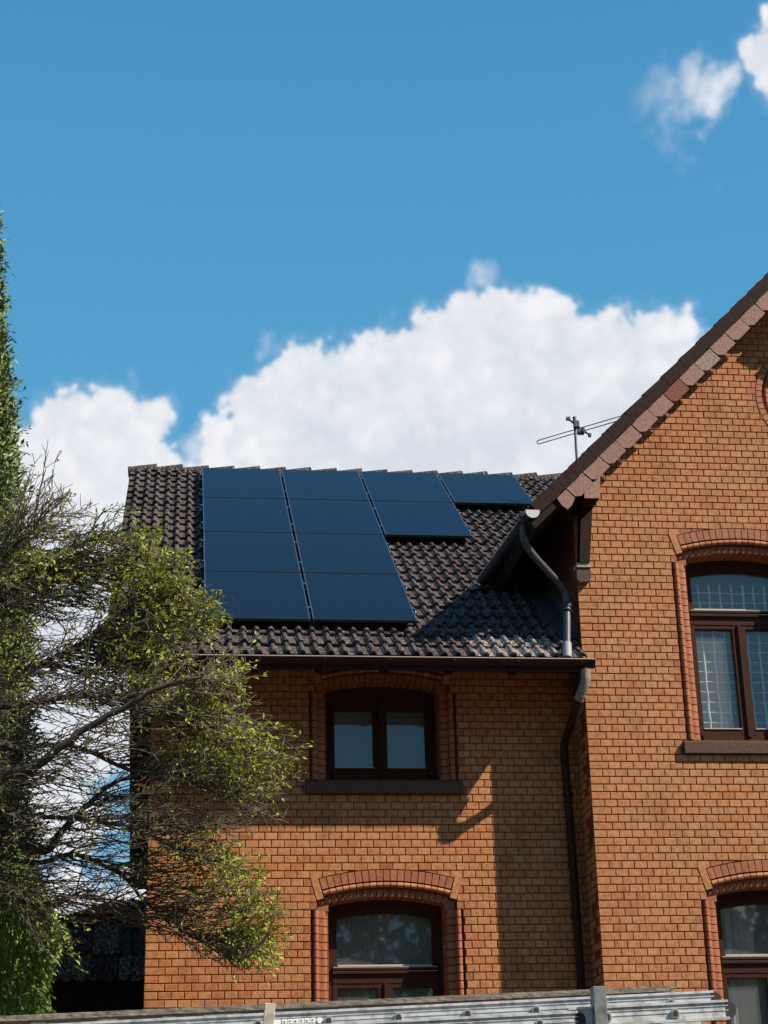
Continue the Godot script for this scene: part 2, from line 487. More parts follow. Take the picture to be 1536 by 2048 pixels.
# fills OUTLINE less CUTS with courses; returns records of bricks in the wall's own axes (x along, y up, z out)
func courses(outline: PackedVector2Array, cuts: Array, x_start: float, even_long: bool, x_end: float, y_from: float, y_to: float, red := 0.0) -> Array:
	var out := []
	var boxes := []
	for c in cuts:
		boxes.append(bounds(c))
	var ob := bounds(outline)
	var k_lo := ceili((TOP - minf(y_to, ob.end.y)) / COURSE - 0.6)
	var k_hi := floori((TOP - maxf(y_from, ob.position.y)) / COURSE + 0.6)
	for k in range(k_lo, k_hi + 1):
		var y := TOP - k * COURSE
		var y0 := y - COURSE * 0.5 + 0.0049
		var y1 := y + COURSE * 0.5 - 0.0049
		var long := (posmod(k, 2) == 0) == even_long
		var x := x_start
		var w := 1.5 if long else 1.0
		var first := true
		while x < x_end:
			var w0 := x + (0.0 if first else 0.0042)
			var w1 := x + w * MODULE - 0.0042 + rng.randf_range(-0.0015, 0.0015)
			var r := Rect2(w0, y0, w1 - w0, y1 - y0)
			var rec := {"r": r, "poly": null, "tone": tone_for(red), "out": rng.randf_range(-0.0018, 0.0018)}
			if first and long:
				rec.tone = "brick_2"
			var rp := PackedVector2Array([r.position, Vector2(r.end.x, y0), r.end, Vector2(w0, y1)])
			var pieces := [rp]
			var whole := true
			for q in rp:
				if not Geometry2D.is_point_in_polygon(q, outline):
					whole = false
			if not whole:
				pieces = Geometry2D.intersect_polygons(rp, outline)
			for ci in cuts.size():
				if boxes[ci].intersects(r):
					var next := []
					for p in pieces:
						for c in Geometry2D.clip_polygons(p, cuts[ci]):
							if not Geometry2D.is_polygon_clockwise(c):
								next.append(c)
					whole = whole and next.size() == 1 and absf(poly_area(next[0]) - r.get_area()) < 1e-6
					pieces = next
			if whole:
				out.append(rec)
			else:
				for p in pieces:
					if absf(poly_area(p)) > 0.0009 and bounds(p).size.x > 0.018 and bounds(p).size.y > 0.02:
						var d := rec.duplicate()
						d.poly = p
						if cuts.size() and poly_area(p) < 0.007:
							d.tone = "red_%d" % rng.randi_range(0, 2) if rng.randf() < 0.6 else "brick_2"
						out.append(d)
			x += w * MODULE
			w = 1.0
			first = false
	return out


func tone_for(red := 0.0) -> String:
	if rng.randf() < red:
		return "brick_6" if rng.randf() < 0.65 else "brick_7"
	var t := rng.randf()
	return "brick_0" if t < 0.30 else "brick_3" if t < 0.55 else "brick_1" if t < 0.72 else "brick_5" if t < 0.84 else "brick_2" if t < 0.94 else "brick_4"


func brick_shape(rec: Dictionary) -> MB:   # round the brick's centre
	var b := MB.new()
	var r: Rect2 = rec.r
	if rec.poly == null:
		b.bevel_box(Vector3(0, 0, -0.012), Vector3(r.size.x, r.size.y, 0.024), 0.0035)
	else:
		var p := PackedVector2Array()
		for q in rec.poly:
			p.append(q - r.get_center())
		b.prism(p, -0.024, 0.0)
	return b


func place_brick(rec: Dictionary, parent: Node, wall: Transform3D) -> void:
	var r: Rect2 = rec.r
	var c := r.get_center()
	var m: Mesh
	if rec.poly == null:
		var key := "%d %s" % [roundi(r.size.x * 200.0), rec.tone]
		if not mesh_cache.has(key):
			mesh_cache[key] = brick_shape(rec).mesh(mats[rec.tone])
		m = mesh_cache[key]
	else:
		m = brick_shape(rec).mesh(mats[rec.tone])
	put("brick", m, parent, wall * Transform3D(Basis.IDENTITY, Vector3(c.x, c.y, rec.out)))


func join_bricks(recs: Array, parent: Node, wall: Transform3D) -> void:
	var names := []
	var parts := []
	for r in recs:
		if not r.tone in names:
			names.append(r.tone)
			parts.append(MB.new())
		var c: Vector2 = r.r.get_center()
		parts[names.find(r.tone)].add(brick_shape(r), wall * Transform3D(Basis.IDENTITY, Vector3(c.x, c.y, r.out)))
	var ml := []
	for t in names:
		ml.append(mats[t])
	multi("bricks", parts, ml, parent).set_meta("kind", "stuff")


func backing(outline: PackedVector2Array, cuts: Array, z0: float, z1: float) -> MB:   # the wall behind its bricks, with openings
	var b := MB.new()
	var ob := bounds(outline)
	var xs := [ob.position.x, ob.end.x]
	for c in cuts:
		xs.append(bounds(c).get_center().x)
	xs.sort()
	for i in xs.size() - 1:
		if xs[i + 1] - xs[i] < 0.01:
			continue
		var band := PackedVector2Array([Vector2(xs[i], ob.position.y), Vector2(xs[i + 1], ob.position.y), Vector2(xs[i + 1], ob.end.y), Vector2(xs[i], ob.end.y)])
		var pieces := Geometry2D.intersect_polygons(band, outline)
		for c in cuts:
			var next: Array[PackedVector2Array] = []
			for p in pieces:
				next.append_array(Geometry2D.clip_polygons(p, c))
			pieces = next
		for p in pieces:
			if not Geometry2D.is_polygon_clockwise(p):
				b.prism(p, z0, z1)
	return b


func radial(b: MB, c: Vector2, r0: float, r1: float, a0: float, a1: float, z0: float, z1: float) -> void:   # a wedge brick of a ring, angles from straight up
	var p := []
	for e in [[r0, a0], [r0, a1], [r1, a1], [r1, a0]]:
		p.append(c + Vector2(sin(e[1]), cos(e[1])) * e[0])
	var f := []
	var k := []
	for q in p:
		f.append(Vector3(q.x, q.y, z1))
		k.append(Vector3(q.x, q.y, z0))
	if (p[1] - p[0]).cross(p[2] - p[0]) < 0.0:
		f.reverse()
		k.reverse()
	b.quad(f[0], f[1], f[2], f[3])
	for i in 4:
		var j := (i + 1) % 4
		b.quad(k[i], k[j], f[j], f[i])


func bead_wedge(b: MB, c: Vector2, rc: float, rho: float, zc: float, a0: float, a1: float) -> void:
	var prev := []
	for i in 6:
		var t := PI * i / 5.0
		var cur := []
		for a in [a0, a1]:
			var dir := Vector2(sin(a), cos(a))
			var q: Vector2 = c + dir * (rc + rho * cos(t))
			cur.append(Vector3(q.x, q.y, zc + rho * sin(t)))
			var nn := Vector3(dir.x * cos(t), dir.y * cos(t), sin(t))
			cur.append(nn)
		if i:
			b.quad_n(prev[0], prev[2], cur[2], cur[0], prev[1], prev[3], cur[3], cur[1])
		prev = cur


func jamb_piece(sgn: float, h: float) -> MB:   # one course of the moulded jamb, from the roll to the frame; origin at the opening's middle
	var b := MB.new()
	var prof := []
	for i in 7:
		var t := PI * i / 6.0
		prof.append(Vector2(0.721 + 0.031 * cos(t), -0.027 + 0.031 * sin(t)))
	prof.append_array([Vector2(0.690, -0.060), Vector2(0.645, -0.060), Vector2(0.625, -0.064), Vector2(0.600, -0.085), Vector2(0.592, -0.112), Vector2(0.592, -0.345)])
	prof.push_front(Vector2(0.752, -0.075))
	var y := h * 0.5
	for i in prof.size() - 1:
		var p: Vector2 = prof[i]
		var q: Vector2 = prof[i + 1]
		var n := Vector3(sgn * (q.y - p.y) * -1.0, 0, (q.x - p.x) * -1.0).normalized()
		n = Vector3(-sgn * absf(n.x) if i > 6 else n.x, 0, n.z)
		var na := n
		var nb := n
		if i >= 1 and i <= 6:
			na = Vector3(sgn * cos(PI * (i - 1) / 6.0), 0, sin(PI * (i - 1) / 6.0))
			nb = Vector3(sgn * cos(PI * i / 6.0), 0, sin(PI * i / 6.0))
		b.quad_n(Vector3(sgn * p.x, -y, p.y), Vector3(sgn * q.x, -y, q.y), Vector3(sgn * q.x, y, q.y), Vector3(sgn * p.x, y, p.y), na, nb, nb, na)
	for s in [-1.0, 1.0]:
		var c := Vector3(sgn * 0.67, s * y, -0.345)
		for i in prof.size() - 1:
			var p3 := Vector3(sgn * prof[i].x, s * y, prof[i].y)
			var q3 := Vector3(sgn * prof[i + 1].x, s * y, prof[i + 1].y)
			b.quad_n(c, p3, q3, c, Vector3(0, s, 0), Vector3(0, s, 0), Vector3(0, s, 0), Vector3(0, s, 0))
	return b


# a segment-headed window with its moulded brick surround, sill, frame, panes and what hangs behind them
func window(house: Node3D, xc: float, crown: float, zw: float, bottom: float, transom: float, sill_top: float, dressing: String, label: String) -> void:
	var c2 := Vector2(xc, crown - 2.65)
	var base := Transform3D(Basis.IDENTITY, Vector3(0, 0, zw))
	# surround
	var back := MB.new()
	for s in [-1.0, 1.0]:
		back.quad_n(Vector3(xc + s * 0.80, bottom - 0.05, zw - 0.037), Vector3(xc + s * 0.745, bottom - 0.05, zw - 0.037), Vector3(xc + s * 0.745, crown - 0.28, zw - 0.037), Vector3(xc + s * 0.80, crown - 0.28, zw - 0.037), Vector3.BACK, Vector3.BACK, Vector3.BACK, Vector3.BACK)
		back.quad_n(Vector3(xc + s * 0.80, crown - 0.44, zw - 0.071), Vector3(xc + s * 0.60, crown - 0.44, zw - 0.071), Vector3(xc + s * 0.60, crown - 0.05, zw - 0.071), Vector3(xc + s * 0.80, crown - 0.05, zw - 0.071), Vector3.BACK, Vector3.BACK, Vector3.BACK, Vector3.BACK)
		back.box(Vector3(xc + s * 0.660, (bottom + crown - 0.36) * 0.5, zw - 0.21), Vector3(0.12, crown - 0.36 - bottom, 0.26))
	for i in 20:
		var a0 := deg_to_rad(-17.0 + 34.0 * i / 20.0)
		var a1 := deg_to_rad(-17.0 + 34.0 * (i + 1) / 20.0)
		radial(back, c2, 2.43, 2.64, a0, a1, zw - 0.34, zw - 0.075)
		radial(back, c2, 2.47, 2.655, a0, a1, zw - 0.07, zw - 0.037)
	var surround := put("window_surround", back.mesh(mats["groove"]), house)
	var k0 := ceili((TOP - (crown - 0.396)) / COURSE)
	var k1 := floori((TOP - bottom) / COURSE)
	for s in [-1.0, 1.0]:
		for k in range(k0, k1 + 1):
			var tone := "red_%d" % rng.randi_range(0, 2)
			var key := "jamb %s %s" % [s, tone]
			if not mesh_cache.has(key):
				mesh_cache[key] = jamb_piece(s, COURSE - 0.009).mesh(mats[tone])
			put("moulded_brick", mesh_cache[key], surround, Transform3D(Basis.IDENTITY, Vector3(xc, TOP - k * COURSE, zw + rng.randf_range(-0.001, 0.001))))
		var fl := MB.new()
		radial(fl, c2, 2.455, 2.690, s * deg_to_rad(15.15), s * deg_to_rad(16.75), zw - 0.07, zw + 0.006)
		put("end_brick", fl.mesh(mats["brick_3"]), surround)
		var im := MB.new()
		im.box(Vector3(xc + s * 0.645, crown - 0.35, zw - 0.20), Vector3(0.11, 0.105, 0.27))
		put("springer_brick", im.mesh(mats["red_2"]), surround)
	var n := 19
	for i in n:
		var a0 := deg_to_rad(-15.0 + 30.0 * i / n) + 0.0016
		var a1 := deg_to_rad(-15.0 + 30.0 * (i + 1) / n) - 0.0016
		var b := MB.new()
		radial(b, c2, 2.543, 2.652, a0, a1, zw - 0.045, zw + 0.003 + rng.randf_range(-0.001, 0.001))
		put("arch_brick", b.mesh(mats["red_%d" % rng.randi_range(0, 2)]), surround)
		b = MB.new()
		bead_wedge(b, c2, 2.503, 0.027, zw - 0.014, a0, a1)
		put("roll_brick", b.mesh(mats[["red_0", "red_1", "brick_3"][rng.randi_range(0, 2)]]), surround)
		b = MB.new()
		radial(b, c2, 2.395, 2.470, a0, a1, zw - 0.345, zw - 0.062)
		put("arch_brick", b.mesh(mats["red_%d" % rng.randi_range(0, 2)]), surround)
	# sill
	if sill_top > 0.0:
		var sl := MB.new()
		var out := 0.055
		sl.prism(PackedVector2Array([Vector2(-zw + 0.34, sill_top + 0.07), Vector2(-zw - out + 0.01, sill_top - 0.028), Vector2(-zw - out, sill_top - 0.036), Vector2(-zw - out, sill_top - 0.150), Vector2(-zw + 0.34, sill_top - 0.150)]), -0.815, 0.815, Transform3D(Basis(Vector3(0, 0, -1), Vector3(0, 1, 0), Vector3(1, 0, 0)), Vector3(xc, 0, 0)))
		put("window_sill", sl.mesh(mats["sill_stone"]), house)
	# frame
	var zf := zw - 0.335
	var f := MB.new()
	var low := bottom + 0.06
	var side_top := crown - 0.39
	for s in [-1.0, 1.0]:
		f.box(Vector3(xc + s * 0.5605, (low + side_top) * 0.5, zf), Vector3(0.056, side_top - low, 0.064))
	var head_r := 2.262
	for i in 12:
		var a0 := deg_to_rad(-14.0 + 28.0 * i / 12.0)
		var a1 := deg_to_rad(-14.0 + 28.0 * (i + 1) / 12.0)
		radial(f, c2, head_r, 2.41, a0, a1, zf - 0.035, zf + 0.035)
	f.box(Vector3(xc, low + 0.025, zf), Vector3(1.0, 0.07, 0.076))
	var fr := put("window", f.mesh(mats["frame_wood"]), house)
	fr.set_meta("label", label)
	var glass_top := crown - 0.30
	if dressing != "plain":
		var tr := MB.new()
		tr.box(Vector3(xc, crown - transom - 0.085, zf + 0.002), Vector3(1.060, 0.17, 0.085))
		tr.box(Vector3(xc, crown - transom - 0.030, zf + 0.055), Vector3(1.06, 0.022, 0.05))
		tr.box(Vector3(xc, crown - transom - 0.068, zf + 0.050), Vector3(1.06, 0.020, 0.04))
		for s in [-1.0, 1.0]:
			tr.box(Vector3(xc + s * 0.511, crown - (transom + 0.40) * 0.5, zf + 0.004), Vector3(0.043, transom - 0.40, 0.058))
		put("transom", tr.mesh(mats["frame_wood"]), fr)
		var led := MB.new()  # two pale strips paint light on the ledge tops, then the drip rail
		led.box(Vector3(xc, crown - transom - 0.0155, zf + 0.056), Vector3(1.058, 0.006, 0.05))
		led.box(Vector3(xc, crown - transom - 0.0550, zf + 0.050), Vector3(1.058, 0.005, 0.04))
		led.box(Vector3(xc, crown - transom + 0.004, zf + 0.030), Vector3(0.96, 0.016, 0.03))
		put("drip_rail", led.mesh(mats["drip"]), fr)
		var pn := MB.new()
		pn.quad(Vector3(xc - 0.525, crown - transom, zf - 0.01), Vector3(xc + 0.525, crown - transom, zf - 0.01), Vector3(xc + 0.525, glass_top, zf - 0.01), Vector3(xc - 0.525, glass_top, zf - 0.01))
		put("pane", pn.mesh(mats["glass"]), fr)
		put("inner_pane", pn.mesh(mats["glass"]), fr, Transform3D(Basis.IDENTITY, Vector3(0, 0, -0.016)))
	var top := crown - transom - 0.17 if dressing != "plain" else crown - 0.37
	var mu := MB.new()
	mu.box(Vector3(xc, (low + top) * 0.5 + 0.02, zf + 0.012), Vector3(0.055, top - low - 0.05, 0.075))
	mu.box(Vector3(xc, (low + top) * 0.5 + 0.02, zf + 0.055), Vector3(0.030, top - low - 0.05, 0.014))
	put("mullion", mu.mesh(mats["frame_wood"]), fr)
	for s in [-1.0, 1.0]:
		var x0: float = xc + s * 0.028
		var x1: float = xc + s * 0.531
		var xa := minf(x0, x1)
		var xb := maxf(x0, x1)
		var sash := MB.new()
		var head := 0.045 if dressing != "plain" else 0.15
		for e in [xa + 0.0225, xb - 0.0225]:
			sash.box(Vector3(e, (low + top) * 0.5 + 0.03, zf + 0.004), Vector3(0.045, top - low - 0.07, 0.07))
		sash.box(Vector3((xa + xb) * 0.5, low + 0.095, zf + 0.004), Vector3(xb - xa - 0.004, 0.07, 0.066))
		sash.box(Vector3((xa + xb) * 0.5, top - head * 0.5, zf + 0.004), Vector3(xb - xa - 0.004, head, 0.066))
		put("casement", sash.mesh(mats["frame_wood"]), fr)
		var wb := MB.new()
		wb.box(Vector3((xa + xb) * 0.5, low + 0.133, zf + 0.034), Vector3(xb - xa - 0.09, 0.010, 0.03))
		put("drip_rail", wb.mesh(mats["drip"]), fr)
		var pn := MB.new()
		pn.quad(Vector3(xa + 0.04, low + 0.12, zf - 0.008), Vector3(xb - 0.04, low + 0.12, zf - 0.008), Vector3(xb - 0.04, top - head + 0.01, zf - 0.008), Vector3(xa + 0.04, top - head + 0.01, zf - 0.008))
		put("pane", pn.mesh(mats["glass"]), fr)
		put("inner_pane", pn.mesh(mats["glass"]), fr, Transform3D(Basis.IDENTITY, Vector3(0, 0, -0.016)))
	# the room behind
	var rm := MB.new()
	var z1 := zf - 0.04
	var z0 := z1 - 1.5
	var ya := bottom - 0.1
	var yb := crown - 0.2
	rm.quad(Vector3(xc - 0.8, ya, z0), Vector3(xc + 0.8, ya, z0), Vector3(xc + 0.8, yb, z0), Vector3(xc - 0.8, yb, z0))
	rm.quad(Vector3(xc - 0.8, ya, z1), Vector3(xc - 0.8, ya, z0), Vector3(xc - 0.8, yb, z0), Vector3(xc - 0.8, yb, z1))
	rm.quad(Vector3(xc + 0.8, ya, z0), Vector3(xc + 0.8, ya, z1), Vector3(xc + 0.8, yb, z1), Vector3(xc + 0.8, yb, z0))
	rm.quad(Vector3(xc - 0.8, yb, z0), Vector3(xc + 0.8, yb, z0), Vector3(xc + 0.8, yb, z1), Vector3(xc - 0.8, yb, z1))
	rm.quad(Vector3(xc - 0.8, ya, z1), Vector3(xc + 0.8, ya, z1), Vector3(xc + 0.8, ya, z0), Vector3(xc - 0.8, ya, z0))
	put("room_lining", rm.mesh(mats["inner_wall"]), fr)
	if dressing == "net":
		var net := MB.new()
		for i in 9:
			var x := xc - 0.50 + 0.125 * i
			var pts := PackedVector3Array()
			var rad := PackedFloat32Array()
			for j in 15:
				pts.append(Vector3(x + rng.randf_range(-0.007, 0.007), lerpf(low, crown - 0.50, j / 14.0), zf - 0.09 + rng.randf_range(-0.006, 0.006)))
				rad.append(rng.randf_range(0.009, 0.015))
			net.tube(pts, rad, 5, false)
		for i in 15:
			var y := low + 0.12 + 0.112 * i
			if y > crown - 0.5:
				break
			var pts := PackedVector3Array()
			var rad := PackedFloat32Array()
			for j in 17:
				pts.append(Vector3(xc - 0.56 + 0.07 * j, y + rng.randf_range(-0.005, 0.005), zf - 0.09))
				rad.append(0.0062)
			net.tube(pts, rad, 4, false)
		put("net_curtain", net.mesh(mats["lattice"]), fr)
		var bl := MB.new()
		bl.quad(Vector3(xc - 0.56, low, zf - 0.30), Vector3(xc + 0.56, low, zf - 0.30), Vector3(xc + 0.56, crown - 0.3, zf - 0.30), Vector3(xc - 0.56, crown - 0.3, zf - 0.30))
		put("backing_sheet", bl.mesh(mats["blind"]), fr)
	elif dressing == "plain":
		var bl := MB.new()
		bl.quad(Vector3(xc - 0.56, low, zf - 0.13), Vector3(xc + 0.56, low, zf - 0.13), Vector3(xc + 0.56, crown - 0.3, zf - 0.13), Vector3(xc - 0.56, crown - 0.3, zf - 0.13))
		put("backing_sheet", bl.mesh(mats["sky_tint"]), fr)  # bluish sheet added behind the panes to imitate sky reflected in them
	elif dressing == "curtain" or dressing == "open_curtain":
		var sheet := MB.new()
		var nx := 90
		var gap := 0.10 if dressing == "open_curtain" else 0.0
		for i in nx:
			var xa := -0.56 + 1.12 * i / nx
			var xb := -0.56 + 1.12 * (i + 1) / nx
			if gap > 0.0 and absf(xa + 0.02) < gap and dressing == "open_curtain":
				continue
			var za := fold(xa)
			var zb := fold(xb)
			var na := Vector3(-(fold(xa + 0.004) - fold(xa - 0.004)) / 0.008, 0, 1).normalized()
			var nb := Vector3(-(fold(xb + 0.004) - fold(xb - 0.004)) / 0.008, 0, 1).normalized()
			sheet.quad_n(Vector3(xc + xa, low, zf - 0.12 + za), Vector3(xc + xb, low, zf - 0.12 + zb), Vector3(xc + xb, crown - 0.31, zf - 0.12 + zb), Vector3(xc + xa, crown - 0.31, zf - 0.12 + za), na, nb, nb, na)
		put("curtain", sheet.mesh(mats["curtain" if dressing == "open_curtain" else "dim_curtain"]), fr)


func fold(x: float) -> float:
	return 0.020 * sin(x * 58.0 + 2.0 * sin(x * 7.0)) + 0.012 * sin(x * 121.0 + 1.3) + 0.008 * sin(x * 23.0)


# ---------------------------------------------------------------- the house
func roof_point(x: float, s: float, off: float) -> Vector3:   # s up the wing's slope from the lowest panel edge, off above (+) the panels' faces
	return Vector3(x, 7.290 + s * sin(PITCH) + off * cos(PITCH), -0.332 - s * cos(PITCH) + off * sin(PITCH))


func roof_basis() -> Basis:
	return Basis(Vector3.RIGHT, Vector3(0, cos(PITCH), sin(PITCH)), Vector3(0, -sin(PITCH), cos(PITCH)))


func tile_shape(length := 0.40) -> MB:   # x across from 0 to 0.30, z runs down to the front edge at 0, y out of the roof
	var b := MB.new()
	var us := [0.0, 0.078, 0.089, 0.104, 0.126, 0.141, 0.150, 0.228, 0.239, 0.254, 0.276, 0.291, 0.300]
	var hs := [0.003, 0.0, 0.027, 0.043, 0.043, 0.027, 0.003, 0.0, 0.027, 0.043, 0.043, 0.027, 0.003]
	var ns := []
	for i in us.size():
		var a: int = maxi(i - 1, 0)
		var c: int = mini(i + 1, us.size() - 1)
		var sl: float = (hs[c] - hs[a]) / (us[c] - us[a])
		ns.append(Vector3(-sl, 1, 0).normalized())
	for i in us.size() - 1:
		var f0 := Vector3(us[i], hs[i] + 0.036, 0)
		var f1 := Vector3(us[i + 1], hs[i + 1] + 0.036, 0)
		var k0 := Vector3(us[i], hs[i] - 0.004, -length)
		var k1 := Vector3(us[i + 1], hs[i + 1] - 0.004, -length)
		b.quad_n(f0, f1, k1, k0, ns[i], ns[i + 1], ns[i + 1], ns[i])
		b.quad(f0 + Vector3(0, -0.033, -0.006), f1 + Vector3(0, -0.033, -0.006), f1, f0)
	return b


func gable_line(x: float) -> float:   # height of the gable roof's tiled face over x
	return 8.87 + x if x < APEX else 8.87 + 2.0 * APEX - x


func cap_shape(length: float, r0: float, r1: float) -> MB:   # a half-round ridge tile lying along x, big end at x = length
	var b := MB.new()
	for i in 8:
		var a := PI * i / 8.0
		var c := PI * (i + 1) / 8.0
		var na := Vector3(0, sin(a), cos(a))
		var nc := Vector3(0, sin(c), cos(c))
		b.quad_n(na * r0, na * r1 + Vector3(length, 0, 0), nc * r1 + Vector3(length, 0, 0), nc * r0, na, na, nc, nc)
		b.quad_n(na * r1 + Vector3(length, 0, 0), na * (r1 - 0.025) + Vector3(length, 0, 0), nc * (r1 - 0.025) + Vector3(length, 0, 0), nc * r1 + Vector3(length, 0, 0), Vector3.RIGHT, Vector3.RIGHT, Vector3.RIGHT, Vector3.RIGHT)
	return b


func in_view(p: Vector3, cam: Camera3D) -> bool:
	var q: Vector3 = cam.transform.affine_inverse() * p
	var t := tan(deg_to_rad(cam.fov) * 0.5)
	return q.z < 0.0 and absf(q.y / -q.z) < t and absf(q.x / -q.z) < t * 0.75


func build_house(cam: Camera3D) -> void:
	var house := thing("brick_house", "orange brick house with gabled front, recessed wing and dark tiled roofs", "house")
	# ---- walls
	var gable := PackedVector2Array([Vector2(0, 0), Vector2(2 * APEX, 0), Vector2(2 * APEX, 8.45), Vector2(APEX, 11.45), Vector2(0, 8.62)])
	var round_c := Vector2(APEX, 9.87)
	var gu := window_cut(1.816, 8.271, 5.929)
	var gl := window_cut(1.816, 4.690, 2.30)
	var wing := PackedVector2Array([Vector2(LEFT, 0), Vector2(-0.002, 0), Vector2(-0.002, 7.11), Vector2(LEFT, 7.11)])
	var wu := window_cut(-2.050, 6.948, 5.618)
	var wl := window_cut(-2.050, 4.690, 2.30)
	var g_wall := put("gable_wall", backing(gable, [gu, gl, disc(round_c, 0.64)], -0.30, -0.008).mesh(mats["mortar"]), house)
	var w_wall := put("wing_wall", backing(wing, [wu, wl], RECESS - 0.30, RECESS - 0.008).mesh(mats["mortar"]), house)
	var side := MB.new()
	side.prism(PackedVector2Array([Vector2(-9.0, 0), Vector2(-0.31, 0), Vector2(-0.31, 8.62), Vector2(-9.0, 8.62)]), -0.30, -0.008, Transform3D(Basis(Vector3.BACK, Vector3.UP, Vector3.LEFT), Vector3.ZERO))
	var s_wall := put("return_wall", side.mesh(mats["mortar"]), house)
	var rest := MB.new()
	rest.prism(PackedVector2Array([Vector2(-11.9, 0), Vector2(RECESS - 0.30, 0), Vector2(RECESS - 0.30, 7.0), Vector2(-6.25, 10.9), Vector2(-11.9, 7.0)]), -0.005, 0.30, Transform3D(Basis(Vector3.BACK, Vector3.UP, Vector3.LEFT), Vector3(LEFT + 0.30, 0, 0)))
	rest.box(Vector3(0.6, 3.5, -12.05), Vector3(10.1, 7.0, 0.3))
	rest.box(Vector3(2 * APEX - 0.15, 4.2, -6.1), Vector3(0.3, 8.4, 11.6))
	put("outer_wall", rest.mesh(mats["red_2"]), house)
	var g_recs := courses(gable, [gu, gl, sill_cut(1.816, 5.929), disc(round_c, 0.662)], 0.0, true, 2.0 * APEX, 2.4, 11.5, 0.10)
	var w_recs := courses(wing, [wu, wl, sill_cut(-2.050, 5.618)], LEFT, false, 0.0, 2.4, 7.11, 0.38)
	var wx := Transform3D(Basis.IDENTITY, Vector3(0, 0, RECESS))
	var ranked := []
	for e in [[g_recs, Transform3D.IDENTITY, g_wall], [w_recs, wx, w_wall]]:
		for r in e[0]:
			var c: Vector2 = r.r.get_center()
			var p: Vector3 = e[1] * Vector3(c.x, c.y, 0)
			r.far = p.distance_to(cam.position) if in_view(p, cam) and p.y > 3.40 + maxf(0.0, p.x) * 0.1 else 1e6
			r.wall = e[2]
			r.xf = e[1]
			ranked.append(r)
	ranked.sort_custom(func(a, b): return a.far < b.far)
	var others := {g_wall: [], w_wall: []}
	for i in ranked.size():
		var r: Dictionary = ranked[i]
		if i < 300:
			place_brick(r, r.wall, r.xf)
		else:
			others[r.wall].append(r)
	join_bricks(others[g_wall], g_wall, Transform3D.IDENTITY)
	join_bricks(others[w_wall], w_wall, wx)
	var sx := Transform3D(Basis(Vector3.BACK, Vector3.UP, Vector3.LEFT), Vector3.ZERO)
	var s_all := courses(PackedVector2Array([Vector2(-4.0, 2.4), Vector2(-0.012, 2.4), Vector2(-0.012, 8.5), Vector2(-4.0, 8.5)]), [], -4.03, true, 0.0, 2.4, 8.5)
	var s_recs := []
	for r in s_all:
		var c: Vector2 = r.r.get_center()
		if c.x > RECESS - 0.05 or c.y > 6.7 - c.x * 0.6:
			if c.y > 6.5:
				r.tone = "shaded_brick"
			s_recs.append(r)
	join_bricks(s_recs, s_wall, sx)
	var e_recs := courses(PackedVector2Array([Vector2(-7.0, 2.4), Vector2(RECESS - 0.012, 2.4), Vector2(RECESS - 0.012, 7.05), Vector2(-6.25, 10.9), Vector2(-7.0, 10.4)]), [], -7.0, true, RECESS, 2.4, 10.9, 0.4)
	join_bricks(e_recs, w_wall, Transform3D(Basis(Vector3.BACK, Vector3.UP, Vector3.LEFT), Vector3(LEFT - 0.004, 0, 0)))
	# round window in the gable: a ring of headers, a roll, a dark opening
	var ring_back := MB.new()
	for i in 40:
		radial(ring_back, round_c, 0.45, 0.655, TAU * i / 40.0, TAU * (i + 1) / 40.0, -0.25, -0.037)
	var ring := put("round_surround", ring_back.mesh(mats["mortar"]), house)
	for i in 52:
		var a0 := TAU * i / 52.0 + 0.008
		var a1 := TAU * (i + 1) / 52.0 - 0.008
		var b := MB.new()
		radial(b, round_c, 0.585, 0.652, a0, a1, -0.045, 0.004)
		put("ring_brick", b.mesh(mats[["brick_3", "red_1", "red_0"][rng.randi_range(0, 2)]]), ring)
		b = MB.new()
		bead_wedge(b, round_c, 0.528, 0.03, -0.04, a0, a1)
		put("roll_brick", b.mesh(mats["red_%d" % rng.randi_range(0, 2)]), ring)
	var rw := MB.new()
	rw.prism(disc(round_c, 0.5), -0.30, -0.20)
	put("round_window", rw.mesh(mats["frame_wood"]), house)
	# ---- windows
	window(house, 1.816, 8.271, 0.0, 5.929, 0.83, 5.929, "net", "tall gable window with net curtain")
	window(house, 1.816, 4.690, 0.0, 2.30, 0.905, 2.30, "open_curtain", "gable ground floor window with pale curtains")
	window(house, -2.050, 6.948, RECESS, 5.618, 0.0, 5.618, "plain", "small two-casement wing window under the eaves")
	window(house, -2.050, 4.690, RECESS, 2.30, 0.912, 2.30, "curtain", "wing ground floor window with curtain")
	build_wing_roof(house, cam)
	build_gable_roof(house)
	build_drainage(house)


